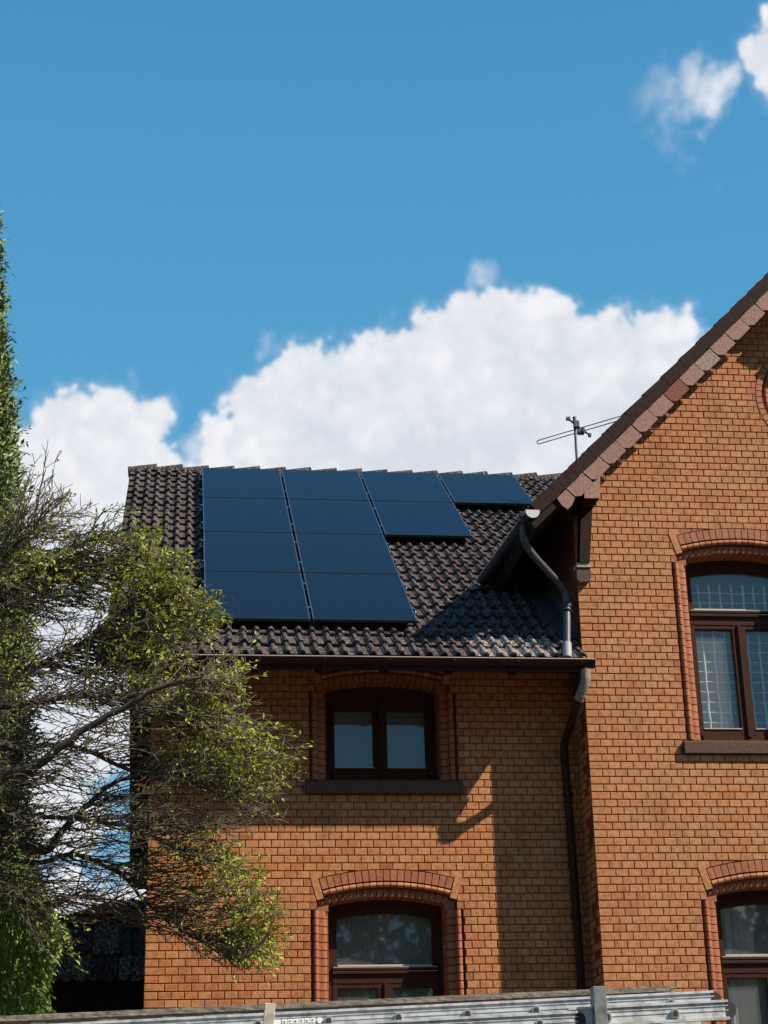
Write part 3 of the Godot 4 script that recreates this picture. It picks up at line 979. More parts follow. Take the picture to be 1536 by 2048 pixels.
func build_wing_roof(house: Node3D, cam: Camera3D) -> void:
	var zr := -6.25
	var base := 0.0
	var slab := MB.new()
	# cross sections in z-y; the slope over the gable wing starts behind its front wall
	var yf := func(z: float) -> float: return 7.085 + (-0.332 - z) * tan(PITCH)
	var side := Transform3D(Basis(Vector3(0, 0, -1), Vector3(0, 1, 0), Vector3(1, 0, 0)), Vector3.ZERO)
	var yr: float = yf.call(zr)
	slab.prism(PackedVector2Array([Vector2(-0.24, yf.call(0.24) - 0.10), Vector2(-0.24, yf.call(0.24)), Vector2(-zr, yr), Vector2(-2 * zr + 0.24, yf.call(0.24)), Vector2(-2 * zr + 0.24, yf.call(0.24) - 0.12), Vector2(-zr, yr - 0.15)]), -4.95, -0.01, side)
	slab.prism(PackedVector2Array([Vector2(1.0, yf.call(-1.0) - 0.10), Vector2(1.0, yf.call(-1.0)), Vector2(-zr, yr), Vector2(-2 * zr + 0.24, yf.call(0.24)), Vector2(-2 * zr + 0.24, yf.call(0.24) - 0.12), Vector2(-zr, yr - 0.15)]), -0.01, 5.4, side)
	var roof := put("wing_roof", slab.mesh(mats["dark_wood"]), house)
	for i in 8:
		var raf := MB.new()
		raf.prism(PackedVector2Array([Vector2(0.55, yf.call(-0.55) - 0.20), Vector2(0.55, yf.call(-0.55) - 0.103), Vector2(-0.20, yf.call(0.20) - 0.103), Vector2(-0.20, yf.call(0.20) - 0.16)]), -0.04, 0.04, Transform3D(side.basis, Vector3(-4.75 + i * 0.66, 0, 0)))
		put("rafter", raf.mesh(mats["dark_wood"]), roof)
	var rb := roof_basis()
	var shape := tile_shape()
	var meshes := []
	for t in ["tile_0", "tile_1", "tile_2", "tile_3", "tile_pale"]:
		meshes.append(shape.mesh(mats[t]))
	var listed := []
	for j in 24:
		var s := -0.785 + j * 0.337
		for i in 24:
			var x := -4.945 + i * 0.290
			var p := roof_point(x, s, -0.155)
			if x + 0.285 > 0.0 and p.y < gable_line(x + 0.29) - 0.12:
				continue
			var t := rng.randi_range(0, 3)
			if s < -0.3 and x > -1.45 and x < -0.35 and rng.randf() < 0.75:
				t = 4
			elif j > 20 and rng.randf() < 0.35:
				t = 3
			var col := floori((x + 0.2 + 3.936) / 1.134)
			var rows_from: float = [0.0, 0.0, 3.484, 5.226][col] if col >= 0 and col < 4 else 99.0
			var hidden: bool = s > rows_from + 0.1 and s < 6.95 and x > -3.90 and x + 0.3 < -3.936 + 1.134 * (col + 1) + 0.05
			var wild := Basis(Vector3(0, 1, 0), rng.randf_range(-0.012, 0.012)) * Basis(Vector3(1, 0, 0), rng.randf_range(-0.016, 0.016)) * Basis(Vector3(0, 0, 1), rng.randf_range(-0.020, 0.020))
			var far := p.distance_to(cam.position) + (1000.0 if hidden or not in_view(p, cam) else 0.0)
			listed.append([far, t, Transform3D(rb * wild, p + Vector3(0, rng.randf_range(-0.003, 0.003), 0))])
	listed.sort_custom(func(a, b): return a[0] < b[0])
	var parts := [MB.new(), MB.new(), MB.new(), MB.new(), MB.new()]
	for i in listed.size():
		var e: Array = listed[i]
		if i < 300 and e[0] < 500.0:
			put("roof_tile", meshes[e[1]], roof, e[2])
		else:
			parts[e[1]].add(shape, e[2])
	multi("roof_tiles", parts, [mats["tile_0"], mats["tile_1"], mats["tile_2"], mats["tile_3"], mats["tile_pale"]], roof).set_meta("kind", "stuff")
	var ridge := roof_point(0.0, 7.306, -0.205)
	var caps := []
	for t in 4:
		caps.append(cap_shape(0.42, 0.115, 0.14).mesh(mats[["tile_2", "tile_0"][t % 2]]))
	for i in 18:
		var x := -4.98 + i * 0.372
		put("ridge_tile", caps[i % 4], roof, Transform3D(Basis(Vector3(0, 0, 1), rng.randf_range(0.055, 0.085)), Vector3(x, ridge.y - 0.005, ridge.z)))
	# lead where the slope meets the gable's return wall
	var ld := MB.new()
	ld.quad(roof_point(-0.17, -0.30, -0.085), roof_point(-0.012, -0.30, -0.075), roof_point(-0.012, 1.5, -0.075), roof_point(-0.26, 1.5, -0.085))
	ld.quad(roof_point(-0.012, -0.30, -0.075), roof_point(-0.012, -0.30, 0.06), roof_point(-0.012, 1.5, 0.06), roof_point(-0.012, 1.5, -0.075))
	put("lead_flashing", ld.mesh(mats["lead"]), house)
	var lip := MB.new()
	var e0 := roof_point(-0.80, 1.50, -0.08)
	lip.box(e0, Vector3(0.22, 0.012, 0.10), rb * Basis(Vector3.UP, 0.5))
	put("valley_flashing", lip.mesh(mats["zinc"]), house)


func build_gable_roof(house: Node3D) -> void:
	# a slab on each side, from the verge back over the house
	var slab := MB.new()
	for s in [-1.0, 1.0]:
		var p := PackedVector2Array()
		for q in [Vector2(-0.60, 8.16), Vector2(APEX, 11.60), Vector2(APEX, 11.42), Vector2(-0.52, 8.06)]:
			p.append(q if s < 0.0 else Vector2(2.0 * APEX - q.x, q.y))
		slab.prism(p, -9.0, 0.455)
	var roof := put("gable_roof", slab.mesh(mats["dark_wood"]), house)
	# tiles of the left slope, seen only edge on from below
	var b := Basis(Vector3(0, 0, 1), Vector3(-1, 1, 0).normalized(), Vector3(-1, -1, 0).normalized())
	var shape := tile_shape()
	var parts := [MB.new(), MB.new()]
	for i in 14:
		for k in 28:
			var d := 0.02 + i * 0.337
			var x := -0.63 + d * 0.7071
			parts[(i * 7 + k * 3) % 2].add(shape, Transform3D(b, Vector3(x, x + 8.795, -7.99 + k * 0.30)))
	multi("roof_tiles", parts, [mats["tile_0"], mats["tile_2"]], roof).set_meta("kind", "stuff")
	for s in [-1.0, 1.0]:
		var flip := Transform3D.IDENTITY if s < 0.0 else Transform3D(Basis(Vector3(-1, 0, 0), Vector3(0, 1, 0), Vector3(0, 0, 1)), Vector3(2.0 * APEX, 0, 0))
		# flanged verge tiles
		for i in 16:
			var m := MB.new()
			var d0 := -0.74 + i * 0.308
			var tilt := deg_to_rad(45.0 - 2.2)
			var ux := Vector3(cos(tilt), sin(tilt), 0)
			var uy := Vector3(-sin(tilt), cos(tilt), 0)
			var at := Vector3(0, 8.775, 0) + Vector3(0.7071, 0.7071, 0) * (d0 + 0.165)
			m.box(flip * (at + Vector3(0, 0, 0.485)), Vector3(0.314, 0.140, 0.03), flip.basis * Basis(ux, uy, Vector3.BACK) if s < 0.0 else Basis(Vector3(-ux.x, ux.y, 0), Vector3(-uy.x, uy.y, 0), Vector3.FORWARD))
			m.box(flip * (at + uy * 0.058 + Vector3(0, 0, 0.40)), Vector3(0.314, 0.022, 0.17), flip.basis * Basis(ux, uy, Vector3.BACK) if s < 0.0 else Basis(Vector3(-ux.x, ux.y, 0), Vector3(-uy.x, uy.y, 0), Vector3.FORWARD))
			put("verge_tile", m.mesh(mats["flange"]), roof)
		# hung tiles below them, corner cut, each lapping the next one down
		var tones := [0, 0, 0, 0, 0, 0, 0, 3, 0, 2, 1, 1, 1, 1, 2, 2, 1, 2]
		for i in 17:
			var d0 := -0.50 + i * 0.269
			var poly: PackedVector2Array
			if i == 0:
				poly = PackedVector2Array([Vector2(0.10, -0.165), Vector2(0.17, -0.165), Vector2(0.251, -0.130), Vector2(0.251, 0.0), Vector2(0.11, 0.0), Vector2(0.09, -0.09)])
			else:
				poly = PackedVector2Array([Vector2(0.050, -0.165), Vector2(0.251, -0.165), Vector2(0.251, 0.0), Vector2(0.0, 0.0), Vector2(0.0, -0.120)])
			var xf := flip * Transform3D(Basis(Vector3(0.7071, 0.7071, 0), Vector3(-0.7071, 0.7071, 0), Vector3.BACK) * Basis(Vector3.UP, -0.05 + rng.randf_range(-0.012, 0.012)) * Basis(Vector3.BACK, rng.randf_range(-0.022, 0.022)), Vector3(0, 8.675 + rng.randf_range(-0.004, 0.004), 0.462) + Vector3(0.7071, 0.7071, 0) * d0)
			var m := MB.new()
			m.prism(poly, 0.0, 0.011, xf)
			put("hung_tile", m.mesh(mats["fascia_%d" % tones[i]]), roof)
	var kn := MB.new()
	kn.prism(PackedVector2Array([Vector2(0.026, 8.411), Vector2(0.198, 8.414), Vector2(0.211, 8.660), Vector2(0.180, 8.640), Vector2(0.031, 8.490)]), 0.445, 0.462)
	put("hung_tile", kn.mesh(mats["fascia_0"]), roof)
	# timber post and purlin on a stone corbel
	var post := MB.new()
	post.prism(PackedVector2Array([Vector2(0.0, 7.80), Vector2(0.110, 7.80), Vector2(0.185, 8.46), Vector2(0.195, 8.62), Vector2(0.07, 8.56), Vector2(0.055, 8.40)]), 0.03, 0.16)
	post.box(Vector3(0.12, 8.50, 0.22), Vector3(0.14, 0.16, 0.44))
	post.prism(PackedVector2Array([Vector2(-0.16, 8.30), Vector2(-0.02, 8.30), Vector2(0.05, 8.42), Vector2(0.05, 8.56), Vector2(-0.16, 8.38)]), 0.06, 0.12)
	put("timber_bracket", post.mesh(mats["dark_wood"]), house)
	var corbel := MB.new()
	corbel.prism(PackedVector2Array([Vector2(0.0, 7.59), Vector2(0.10, 7.60), Vector2(0.12, 7.645), Vector2(0.12, 7.752), Vector2(-0.03, 7.752), Vector2(-0.03, 7.62)]), -0.02, 0.13)
	put("corbel", corbel.mesh(mats["sill_stone"]), house)
	var cap := MB.new()
	cap.box(Vector3(0.050, 7.776, 0.06), Vector3(0.155, 0.046, 0.17))
	put("corbel_cap", cap.mesh(mats["stone_cap"]), house)


func half_pipe(b: MB, p0: Vector3, p1: Vector3, r: float) -> void:
	var d := (p1 - p0).normalized()
	var s := d.cross(Vector3.UP).normalized()
	for i in 10:
		var a := PI * i / 10.0
		var c := PI * (i + 1) / 10.0
		var na := s * cos(a) - Vector3.UP * sin(a)
		var nc := s * cos(c) - Vector3.UP * sin(c)
		b.quad_n(p0 + na * r, p1 + na * r, p1 + nc * r, p0 + nc * r, na, na, nc, nc)
		b.quad_n(p0 + na * (r - 0.004), p1 + na * (r - 0.004), p1 + nc * (r - 0.004), p0 + nc * (r - 0.004), -na, -na, -nc, -nc)
	for e in [[p0, -d], [p1, d]]:
		for i in 10:
			var a := PI * i / 10.0
			var c := PI * (i + 1) / 10.0
			var q0: Vector3 = e[0] + (s * cos(a) - Vector3.UP * sin(a)) * r
			var q1: Vector3 = e[0] + (s * cos(c) - Vector3.UP * sin(c)) * r
			b.quad_n(e[0], q0, q1, e[0], e[1], e[1], e[1], e[1])


func smooth_path(p: Array, steps := 5) -> PackedVector3Array:
	var c := Curve3D.new()
	for i in p.size():
		var d: Vector3 = (p[mini(i + 1, p.size() - 1)] - p[maxi(i - 1, 0)])
		var a: float = 0.0 if i == 0 else p[i].distance_to(p[i - 1]) * 0.33
		var b: float = 0.0 if i == p.size() - 1 else p[i].distance_to(p[i + 1]) * 0.33
		c.add_point(p[i], -d.normalized() * a, d.normalized() * b)
	var out := PackedVector3Array()
	for i in p.size() - 1:
		for k in steps:
			out.append(c.sample(i, float(k) / steps))
	out.append(p[-1])
	return out


func even(n: int, r: float) -> PackedFloat32Array:
	var a := PackedFloat32Array()
	a.resize(n)
	a.fill(r)
	return a


func build_drainage(house: Node3D) -> void:
	var g := MB.new()
	half_pipe(g, Vector3(-5.0, 6.690, 0.235), Vector3(0.062, 6.690, 0.235), 0.075)
	var gut := put("gutter", g.mesh(mats["gutter_paint"]), house)
	var lip := MB.new()
	var lp := PackedVector3Array([Vector3(-5.0, 6.690, 0.312), Vector3(0.062, 6.690, 0.312)])
	lip.tube(lp, even(2, 0.008), 6)
	put("gutter_lip", lip.mesh(mats["gutter_lip"]), gut)
	for i in 8:
		var bk := MB.new()
		for t in 7:
			var a0 := PI * t / 7.0
			var a1 := PI * (t + 1) / 7.0
			var c := Vector3(-4.7 + i * 0.66, 6.690, 0.235)
			var q0 := c + Vector3(0, -sin(a0), cos(a0)) * 0.079
			var q1 := c + Vector3(0, -sin(a1), cos(a1)) * 0.079
			bk.box((q0 + q1) * 0.5, Vector3(0.028, 0.004, q0.distance_to(q1)), Basis(Vector3.RIGHT, atan2(-(q1.y - q0.y), q1.z - q0.z)))
		put("gutter_bracket", bk.mesh(mats["gutter_paint"]), gut)
	# lower downpipe: swan-neck from the gutter's end back into the corner
	var d := MB.new()
	var p := smooth_path([Vector3(-0.04, 6.62, 0.24), Vector3(-0.045, 6.48, 0.23), Vector3(-0.075, 6.36, 0.18), Vector3(-0.14, 6.12, -0.10), Vector3(-0.165, 5.95, -0.38), Vector3(-0.155, 5.75, -0.435), Vector3(-0.14, 5.0, -0.435), Vector3(-0.13, 3.6, -0.435), Vector3(-0.13, 0.05, -0.435)])
	d.tube(p, even(p.size(), 0.042), 14)
	var dp := put("downpipe", d.mesh(mats["gutter_paint"]), house)
	var fk := MB.new()
	var q := smooth_path([Vector3(-0.035, 6.60, 0.24), Vector3(-0.042, 6.47, 0.232), Vector3(-0.085, 6.355, 0.18), Vector3(-0.105, 6.30, 0.14)])
	var rr := PackedFloat32Array()
	for i in q.size():
		rr.append(0.046 + 0.005 * (i % 3))
	fk.tube(q, rr, 14)
	put("pipe_elbow", fk.mesh(mats["flaking"]), dp)
	for y in [5.45, 4.2, 3.0]:
		var cl := MB.new()
		cl.tube(PackedVector3Array([Vector3(-0.143, y - 0.02, -0.435), Vector3(-0.143, y + 0.02, -0.435)]), even(2, 0.052), 14)
		put("pipe_clip", cl.mesh(mats["gutter_paint"]), dp)
	# the gable's own gutter along its left eave, with a white end cap
	var gg := MB.new()
	var a := Vector3(-0.548, 8.225, 0.50)
	var b := Vector3(-0.700, 8.245, -1.72)
	half_pipe(gg, b, a, 0.072)
	var upper := put("gutter", gg.mesh(mats["zinc_dark"]), house)  # dark colour paints in the shade on this zinc gutter
	var ul := MB.new()
	var along := (b - a).normalized()
	var out_side := Vector3(-0.076, 0, 0)
	ul.tube(PackedVector3Array([a + out_side, b + out_side]), even(2, 0.009), 6)
	put("gutter_lip", ul.mesh(mats["aluminium"]), upper)  # pale metal paints the light along the lip
	var cp := MB.new()
	var pts := PackedVector2Array()
	for i in 13:
		var t := PI + PI * i / 12.0
		pts.append(Vector2(a.x + 0.074 * cos(t), a.y + 0.005 + 0.074 * sin(t)))
	pts.append(Vector2(a.x + 0.074, a.y + 0.02))
	pts.append(Vector2(a.x - 0.074, a.y + 0.02))
	cp.prism(pts, a.z - 0.005, a.z + 0.012)
	put("gutter_end_cap", cp.mesh(mats["white_plastic"]), upper)
	var ud := MB.new()
	var up := smooth_path([Vector3(-0.600, 8.16, 0.26), Vector3(-0.605, 8.02, 0.25), Vector3(-0.535, 7.90, 0.20), Vector3(-0.20, 7.625, -0.02), Vector3(-0.125, 7.53, -0.06), Vector3(-0.118, 7.40, -0.05), Vector3(-0.205, 6.80, 0.20)])
	ud.tube(up, even(up.size(), 0.040), 14)
	var udp := put("downpipe", ud.mesh(mats["zinc"]), house)  # zinc colour darkened to paint in the shadow over this pipe
	var ring := MB.new()
	ring.tube(PackedVector3Array([Vector3(-0.118, 7.40, -0.05), Vector3(-0.124, 7.35, -0.03)]), even(2, 0.050), 14)
	ring.tube(PackedVector3Array([Vector3(-0.129, 7.31, -0.013), Vector3(-0.132, 7.295, -0.005)]), even(2, 0.054), 14)
	put("pipe_clip", ring.mesh(mats["zinc_dark"]), udp)
	var end := MB.new()
	end.tube(PackedVector3Array([Vector3(-0.190, 6.90, 0.155), Vector3(-0.212, 6.72, 0.235)]), even(2, 0.047), 14)
	put("pipe_end", end.mesh(mats["pale_zinc"]), udp)


# ---------------------------------------------------------------- what stands on the roofs
func build_panels() -> void:
	var rb := roof_basis()
	var glass := MB.new()
	glass.box(Vector3(0.552, -0.009, -0.852), Vector3(1.080, 0.014, 1.678))
	var fr := MB.new()
	fr.box(Vector3(0.006, -0.0175, -0.854), Vector3(0.012, 0.035, 1.708))
	var fe := MB.new()
	fe.box(Vector3(0.552, -0.0185, -0.006), Vector3(1.080, 0.033, 0.012))
	fe.box(Vector3(0.552, -0.0185, -1.700), Vector3(1.080, 0.033, 0.016))
	fe.box(Vector3(0.552, -0.030, -0.854), Vector3(1.080, 0.008, 1.680))
	var gm := glass.mesh(mats["cell_glass"])
	var fm := fr.mesh(mats["panel_frame"])
	var em := fe.mesh(mats["panel_end"])
	var rows := ["bottom row", "second row from the bottom", "second row from the top", "top row under the ridge"]
	var spots := [["left end", "right end"], ["left end", "right end"], ["left end", "middle", "right end"], ["left end", "second place from the left", "third place from the left", "right end"]]
	for r in 4:
		for c in [2, 2, 3, 4][r]:
			var p := thing("solar_panel", "black solar panel at the %s of the %s" % [spots[r][c], rows[r]] if r != 3 or c == 0 or c == 3 else "black solar panel in %s of the %s" % [spots[r][c], rows[r]], "solar panel", roof_point(-3.921 + c * 1.134, r * 1.742 + 0.01, 0.0), "solar panels on the wing roof")
			p.basis = rb
			put("frame_side", fm, p)
			put("frame_side", fm, p, Transform3D(Basis.IDENTITY, Vector3(1.092, 0, 0)))
			put("frame_end", em, p)
			put("glass", gm, p)
	# rails across the slope under each row, with end clamps
	for r in 4:
		var n: int = [2, 2, 3, 4][r]
		for k in 2:
			var s: float = r * 1.742 + [0.42, 1.30][k]
			var len := n * 1.134 + 0.06
			var rail := thing("mounting_rail", "aluminium mounting rail, %s of the two under the %s of panels" % [["lower", "upper"][k], ["bottom row", "second row from the bottom", "third row from the bottom", "top row"][r]], "rail", roof_point(-3.921 - 0.045, s, -0.058), "mounting rails under the solar panels")
			rail.basis = rb
			var m := MB.new()
			m.box(Vector3(len * 0.5, 0, 0), Vector3(len, 0.042, 0.038))
			put("bar", m.mesh(mats["aluminium"]), rail)
			for i in n + 1:
				var cl := MB.new()
				cl.box(Vector3(0.030 + i * 1.134, 0.034, 0), Vector3(0.030, 0.05, 0.045))
				put("clamp", cl.mesh(mats["panel_frame"]), rail)
			for i in n * 2:
				var hk := MB.new()
				hk.box(Vector3(0.25 + i * 0.56, -0.035, 0.01), Vector3(0.04, 0.05, 0.008))
				hk.box(Vector3(0.25 + i * 0.56, -0.055, 0.04), Vector3(0.04, 0.008, 0.07))
				put("roof_hook", hk.mesh(mats["aluminium"]), rail)


func build_antenna() -> void:
	var o := thing("aerial", "small loop dipole aerial on a mast above the gable roof's verge", "antenna", Vector3(1.06, 9.85, -4.0))
	var m := MB.new()
	m.tube(PackedVector3Array([Vector3(0, 0, 0), Vector3(0.015, 1.54, 0)]), even(2, 0.017), 10)
	m.tube(PackedVector3Array([Vector3(0.015, 1.50, 0), Vector3(0.015, 1.56, 0)]), even(2, 0.024), 10)
	put("mast", m.mesh(mats["antenna"]), o)
	var d := Vector3(0.74, 0, 0.67)
	var e := Vector3(0.62, 0, -0.78)
	var y := 1.47
	var b := MB.new()
	b.tube(PackedVector3Array([e * -0.17 + Vector3(0, y, 0), e * 0.50 + Vector3(0, y, 0)]), even(2, 0.014), 8)
	b.box(e * -0.17 + Vector3(0, y, 0), Vector3(0.05, 0.04, 0.05))
	b.box(e * 0.50 + Vector3(0, y, 0), Vector3(0.04, 0.05, 0.04))
	put("boom", b.mesh(mats["antenna"]), o)
	var bx := MB.new()
	bx.box(Vector3(0.03, y - 0.03, 0.02), Vector3(0.07, 0.09, 0.07))
	bx.box(e * 0.22 + Vector3(0, y - 0.045, 0), Vector3(0.09, 0.07, 0.09))
	put("clamp", bx.mesh(mats["antenna"]), o)
	var lp := MB.new()
	var path := []
	var c := e * 0.20 + Vector3(0, y - 0.03, 0)
	for s in [-1.0, 1.0]:
		for i in 7:
			var t := -PI * 0.5 + PI * i / 6.0
			path.append(c + d * s * (0.66 + 0.028 * cos(t)) + Vector3(0, 0.028 * sin(t) * s, 0))
	path.append(path[0])
	var pp := PackedVector3Array(path)
	lp.tube(pp, even(pp.size(), 0.0075), 6)
	put("dipole_loop", lp.mesh(mats["antenna_rod"]), o)


# ---------------------------------------------------------------- ladders and timber in the foreground
func ladder_rail(len: float, h: float) -> MB:   # along -x from the right end at 0; ribbed outer face towards +z
	var b := MB.new()
	b.box(Vector3(-len * 0.5, 0, 0), Vector3(len, h, 0.022))
	for e in [[0.5, 0.12, 0.009], [0.24, 0.05, 0.003], [-0.04, 0.04, 0.0025], [-0.5, 0.14, 0.009]]:
		b.box(Vector3(-len * 0.5, (e[0] - signf(e[0]) * e[1] * 0.5) * h, 0.011 + e[2] * 0.5), Vector3(len, e[1] * h, e[2]))
	return b


func ladder(label: String, right_end: Vector3, tilt: float, len: float, h: float, first_rung: float) -> void:
	var o := thing("ladder", label, "ladder", right_end, "aluminium ladders lying in the foreground")
	o.basis = Basis(Vector3(0, 0, 1), tilt)
	var rm := ladder_rail(len, h).mesh(mats["aluminium"])
	put("rail", rm, o)
	put("rail", rm, o, Transform3D(Basis(Vector3.UP, PI), Vector3(-len, 0, -0.40)))
	var rung := MB.new()
	var prof := PackedVector2Array()
	for i in 9:
		var t := PI * i / 8.0
		prof.append(Vector2(0.0155 * cos(t), 0.004 + 0.0155 * sin(t)))
	prof.append(Vector2(-0.0155, -0.015))
	prof.append(Vector2(0.0155, -0.015))
	rung.prism(prof, -0.40, 0.024)
	var rg := rung.mesh(mats["aluminium_bright"])
	var hole := MB.new()
	var small := PackedVector2Array()
	for q in prof:
		small.append(q * 0.70)
	hole.prism(small, 0.0, 0.0255)  # solid dark plug painted in for the shaded hollow of the rung
	var hm := hole.mesh(mats["rubber"])
	var x := -first_rung
	while x > -len + 0.05:
		var r := put("rung", rg, o, Transform3D(Basis.IDENTITY, Vector3(x, -0.006, 0)))
		put("rung_bore_plug", hm, r)
		x -= 0.28
	var ft := MB.new()
	var fp := PackedVector2Array([Vector2(-0.01, -h * 0.46), Vector2(0.010, -h * 0.46)])
	for k in 7:
		var t := -PI * 0.5 + PI * k / 6.0
		fp.append(Vector2(0.012 + 0.020 * cos(t), h * 0.40 * sin(t)))
	fp.append(Vector2(0.010, h * 0.46))
	fp.append(Vector2(-0.01, h * 0.46))
	ft.prism(fp, -0.013, 0.013)
	put("rubber_foot", ft.mesh(mats["rubber"]), o)


func build_foreground() -> void:
	var tilt := 0.0367
	ladder("aluminium ladder lying highest and farthest back under the weathered plank", Vector3(-1.960, 2.320, 10.0), tilt, 4.4, 0.078, 0.185)
	ladder("short aluminium ladder end right of the grey steel post, lowest and nearest", Vector3(-1.922, 2.277, 10.06), tilt, 0.66, 0.078, 0.225)
	ladder("aluminium ladder left of the grey steel post, nearest and mostly cut off", Vector3(-2.545, 2.240, 10.062), tilt, 3.8, 0.078, 0.16)
	var plank := thing("plank", "weathered grey plank lying along the top of the ladders", "plank", Vector3(-2.09, 2.376, 9.93))
	plank.basis = Basis(Vector3(0, 0, 1), 0.0325)
	var pm := MB.new()
	pm.prism(PackedVector2Array([Vector2(0, 0.002), Vector2(-0.012, 0.011), Vector2(-4.6, 0.011), Vector2(-4.6, -0.011), Vector2(-0.045, -0.011), Vector2(-0.03, -0.002)]), -0.12, 0.03)
	put("board", pm.mesh(mats["old_plank"]), plank)
	for i in 17:
		var bm := MB.new()
		var x := -0.18 - i * 0.24 + rng.randf_range(-0.04, 0.04)
		bm.box(Vector3(x, -0.022, 0.0), Vector3(rng.randf_range(0.05, 0.15), 0.020, 0.05))
		put("spacer_block", bm.mesh(mats["old_plank"]), plank)
	var post := thing("steel_post", "grey galvanised steel post standing in front of the ladders", "post", Vector3(-2.460, 0, 10.11))
	var sm := MB.new()
	sm.bevel_box(Vector3(0, 1.185, 0), Vector3(0.052, 2.37, 0.012), 0.002)
	sm.box(Vector3(-0.022, 1.185, -0.03), Vector3(0.008, 2.37, 0.05))
	put("flat_bar", sm.mesh(mats["steel"]), post)
	var bolt := MB.new()
	bolt.box(Vector3(0, 2.12, -0.08), Vector3(0.05, 0.03, 0.30))
	put("bracket", bolt.mesh(mats["steel"]), post)
	var stake := thing("wooden_stake", "pale wooden stake leaning slightly against the ladders", "stake", Vector3(-3.99, -0.055, 10.13))
	stake.basis = Basis(Vector3(0, 0, 1), -0.088)
	var wm := MB.new()
	wm.bevel_box(Vector3(0, 1.19, 0), Vector3(0.042, 2.38, 0.018), 0.002)
	put("board", wm.mesh(mats["fresh_wood"]), stake)
	# pictogram sticker on the rail: white squares with small dark figures
	var st := thing("sticker", "white pictogram sticker on the highest ladder's rail", "sticker", Vector3(-3.665, 2.2575, 10.0155))
	st.basis = Basis(Vector3(0, 0, 1), tilt)
	var pl := MB.new()
	for i in 7:
		pl.box(Vector3(-0.075 + i * 0.0225 + (0.0 if i else -0.012), 0, 0), Vector3(0.020 if i else 0.038, 0.022, 0.001))
	pl.prism(disc(Vector2(0.088, 0.0), 0.012, 14), -0.0005, 0.0005)
	put("sheet", pl.mesh(mats["sticker"]), st)
	var ink := MB.new()
	for i in range(1, 7):
		var x := -0.075 + i * 0.0225
		ink.box(Vector3(x - 0.002, 0.003 - 0.002 * (i % 2), 0.001), Vector3(0.006, 0.005, 0.0006))
		ink.box(Vector3(x, -0.006, 0.001), Vector3(0.012, 0.0015, 0.0006))
	put("print", ink.mesh(mats["ink"]), st)


# ---------------------------------------------------------------- outbuilding behind the wing
func build_outbuilding() -> void:
	var o := thing("outbuilding", "dark outbuilding with steep tiled roof behind the wing's left end", "outbuilding", Vector3(0, 0, 0))
	var wall := MB.new()
	wall.box(Vector3(-5.6, 1.88, -3.2), Vector3(2.28, 3.76, 2.3))
	put("wall", wall.mesh(mats["dark_wood"]), o)
	var tilt := deg_to_rad(62.0)
	var b := Basis(Vector3.RIGHT, Vector3(0, cos(tilt), sin(tilt)), Vector3(0, -sin(tilt), cos(tilt)))
	var e := Vector3(0, 3.78, -2.0)
	var rb := MB.new()
	rb.prism(PackedVector2Array([Vector2(-6.9, 0), Vector2(-4.46, 0), Vector2(-4.46, 0.985), Vector2(-4.93, 0.955), Vector2(-5.70, 0.63), Vector2(-6.9, 0.10)]), -0.05, -0.005, Transform3D(Basis(Vector3.RIGHT, -b.z, b.y), e))
	var roof := put("roof", rb.mesh(mats["dark_wood"]), o)
	var shape := tile_shape()
	var m := [shape.mesh(mats["tile_3"]), shape.mesh(mats["tile_pale"]), shape.mesh(mats["tile_1"])]
	for j in 3:
		for i in 8:
			var x := -4.76 - i * 0.29
			var top := 0.955 if x > -4.95 else 0.955 + (x + 4.93) * 0.42
			if j * 0.33 + 0.26 < top:
				put("roof_tile", m[rng.randi_range(0, 2)], roof, Transform3D(b, e - b.z * (j * 0.33) + Vector3(x, 0, 0)))
	var cap := MB.new()
	for pq in [[Vector2(-4.46, 0.985), Vector2(-4.93, 0.955)], [Vector2(-4.93, 0.955), Vector2(-5.70, 0.63)], [Vector2(-5.70, 0.63), Vector2(-6.9, 0.10)]]:
		var p0: Vector3 = e - b.z * pq[0].y + Vector3(pq[0].x, 0, 0)
		var p1: Vector3 = e - b.z * pq[1].y + Vector3(pq[1].x, 0, 0)
		cap.tube(PackedVector3Array([p0, p1]), even(2, 0.06), 8)
	put("ridge_cap", cap.mesh(mats["tile_2"]), roof)
	var fl := MB.new()
	fl.box(e - b.z * 0.36 + Vector3(-4.505, 0, 0) + b.y * 0.05, Vector3(0.06, 0.012, 0.70), b)
	put("zinc_flashing", fl.mesh(mats["zinc"]), roof)


# ---------------------------------------------------------------- trees
func leaf_mesh(m: Material, narrow := 0.45) -> ArrayMesh:   # a folded blade 1 m long, scaled when placed
	var b := MB.new()
	var w := narrow * 0.5
	b.tri(Vector3(0, 0, 0), Vector3(w, 0.10, 0.45), Vector3(0, 0, 0.5))
	b.tri(Vector3(0, 0, 0.5), Vector3(w, 0.10, 0.45), Vector3(0, -0.06, 1.0))
	b.tri(Vector3(0, 0, 0), Vector3(0, 0, 0.5), Vector3(-w, 0.10, 0.45))
	b.tri(Vector3(0, 0, 0.5), Vector3(0, -0.06, 1.0), Vector3(-w, 0.10, 0.45))
	return b.mesh(m)


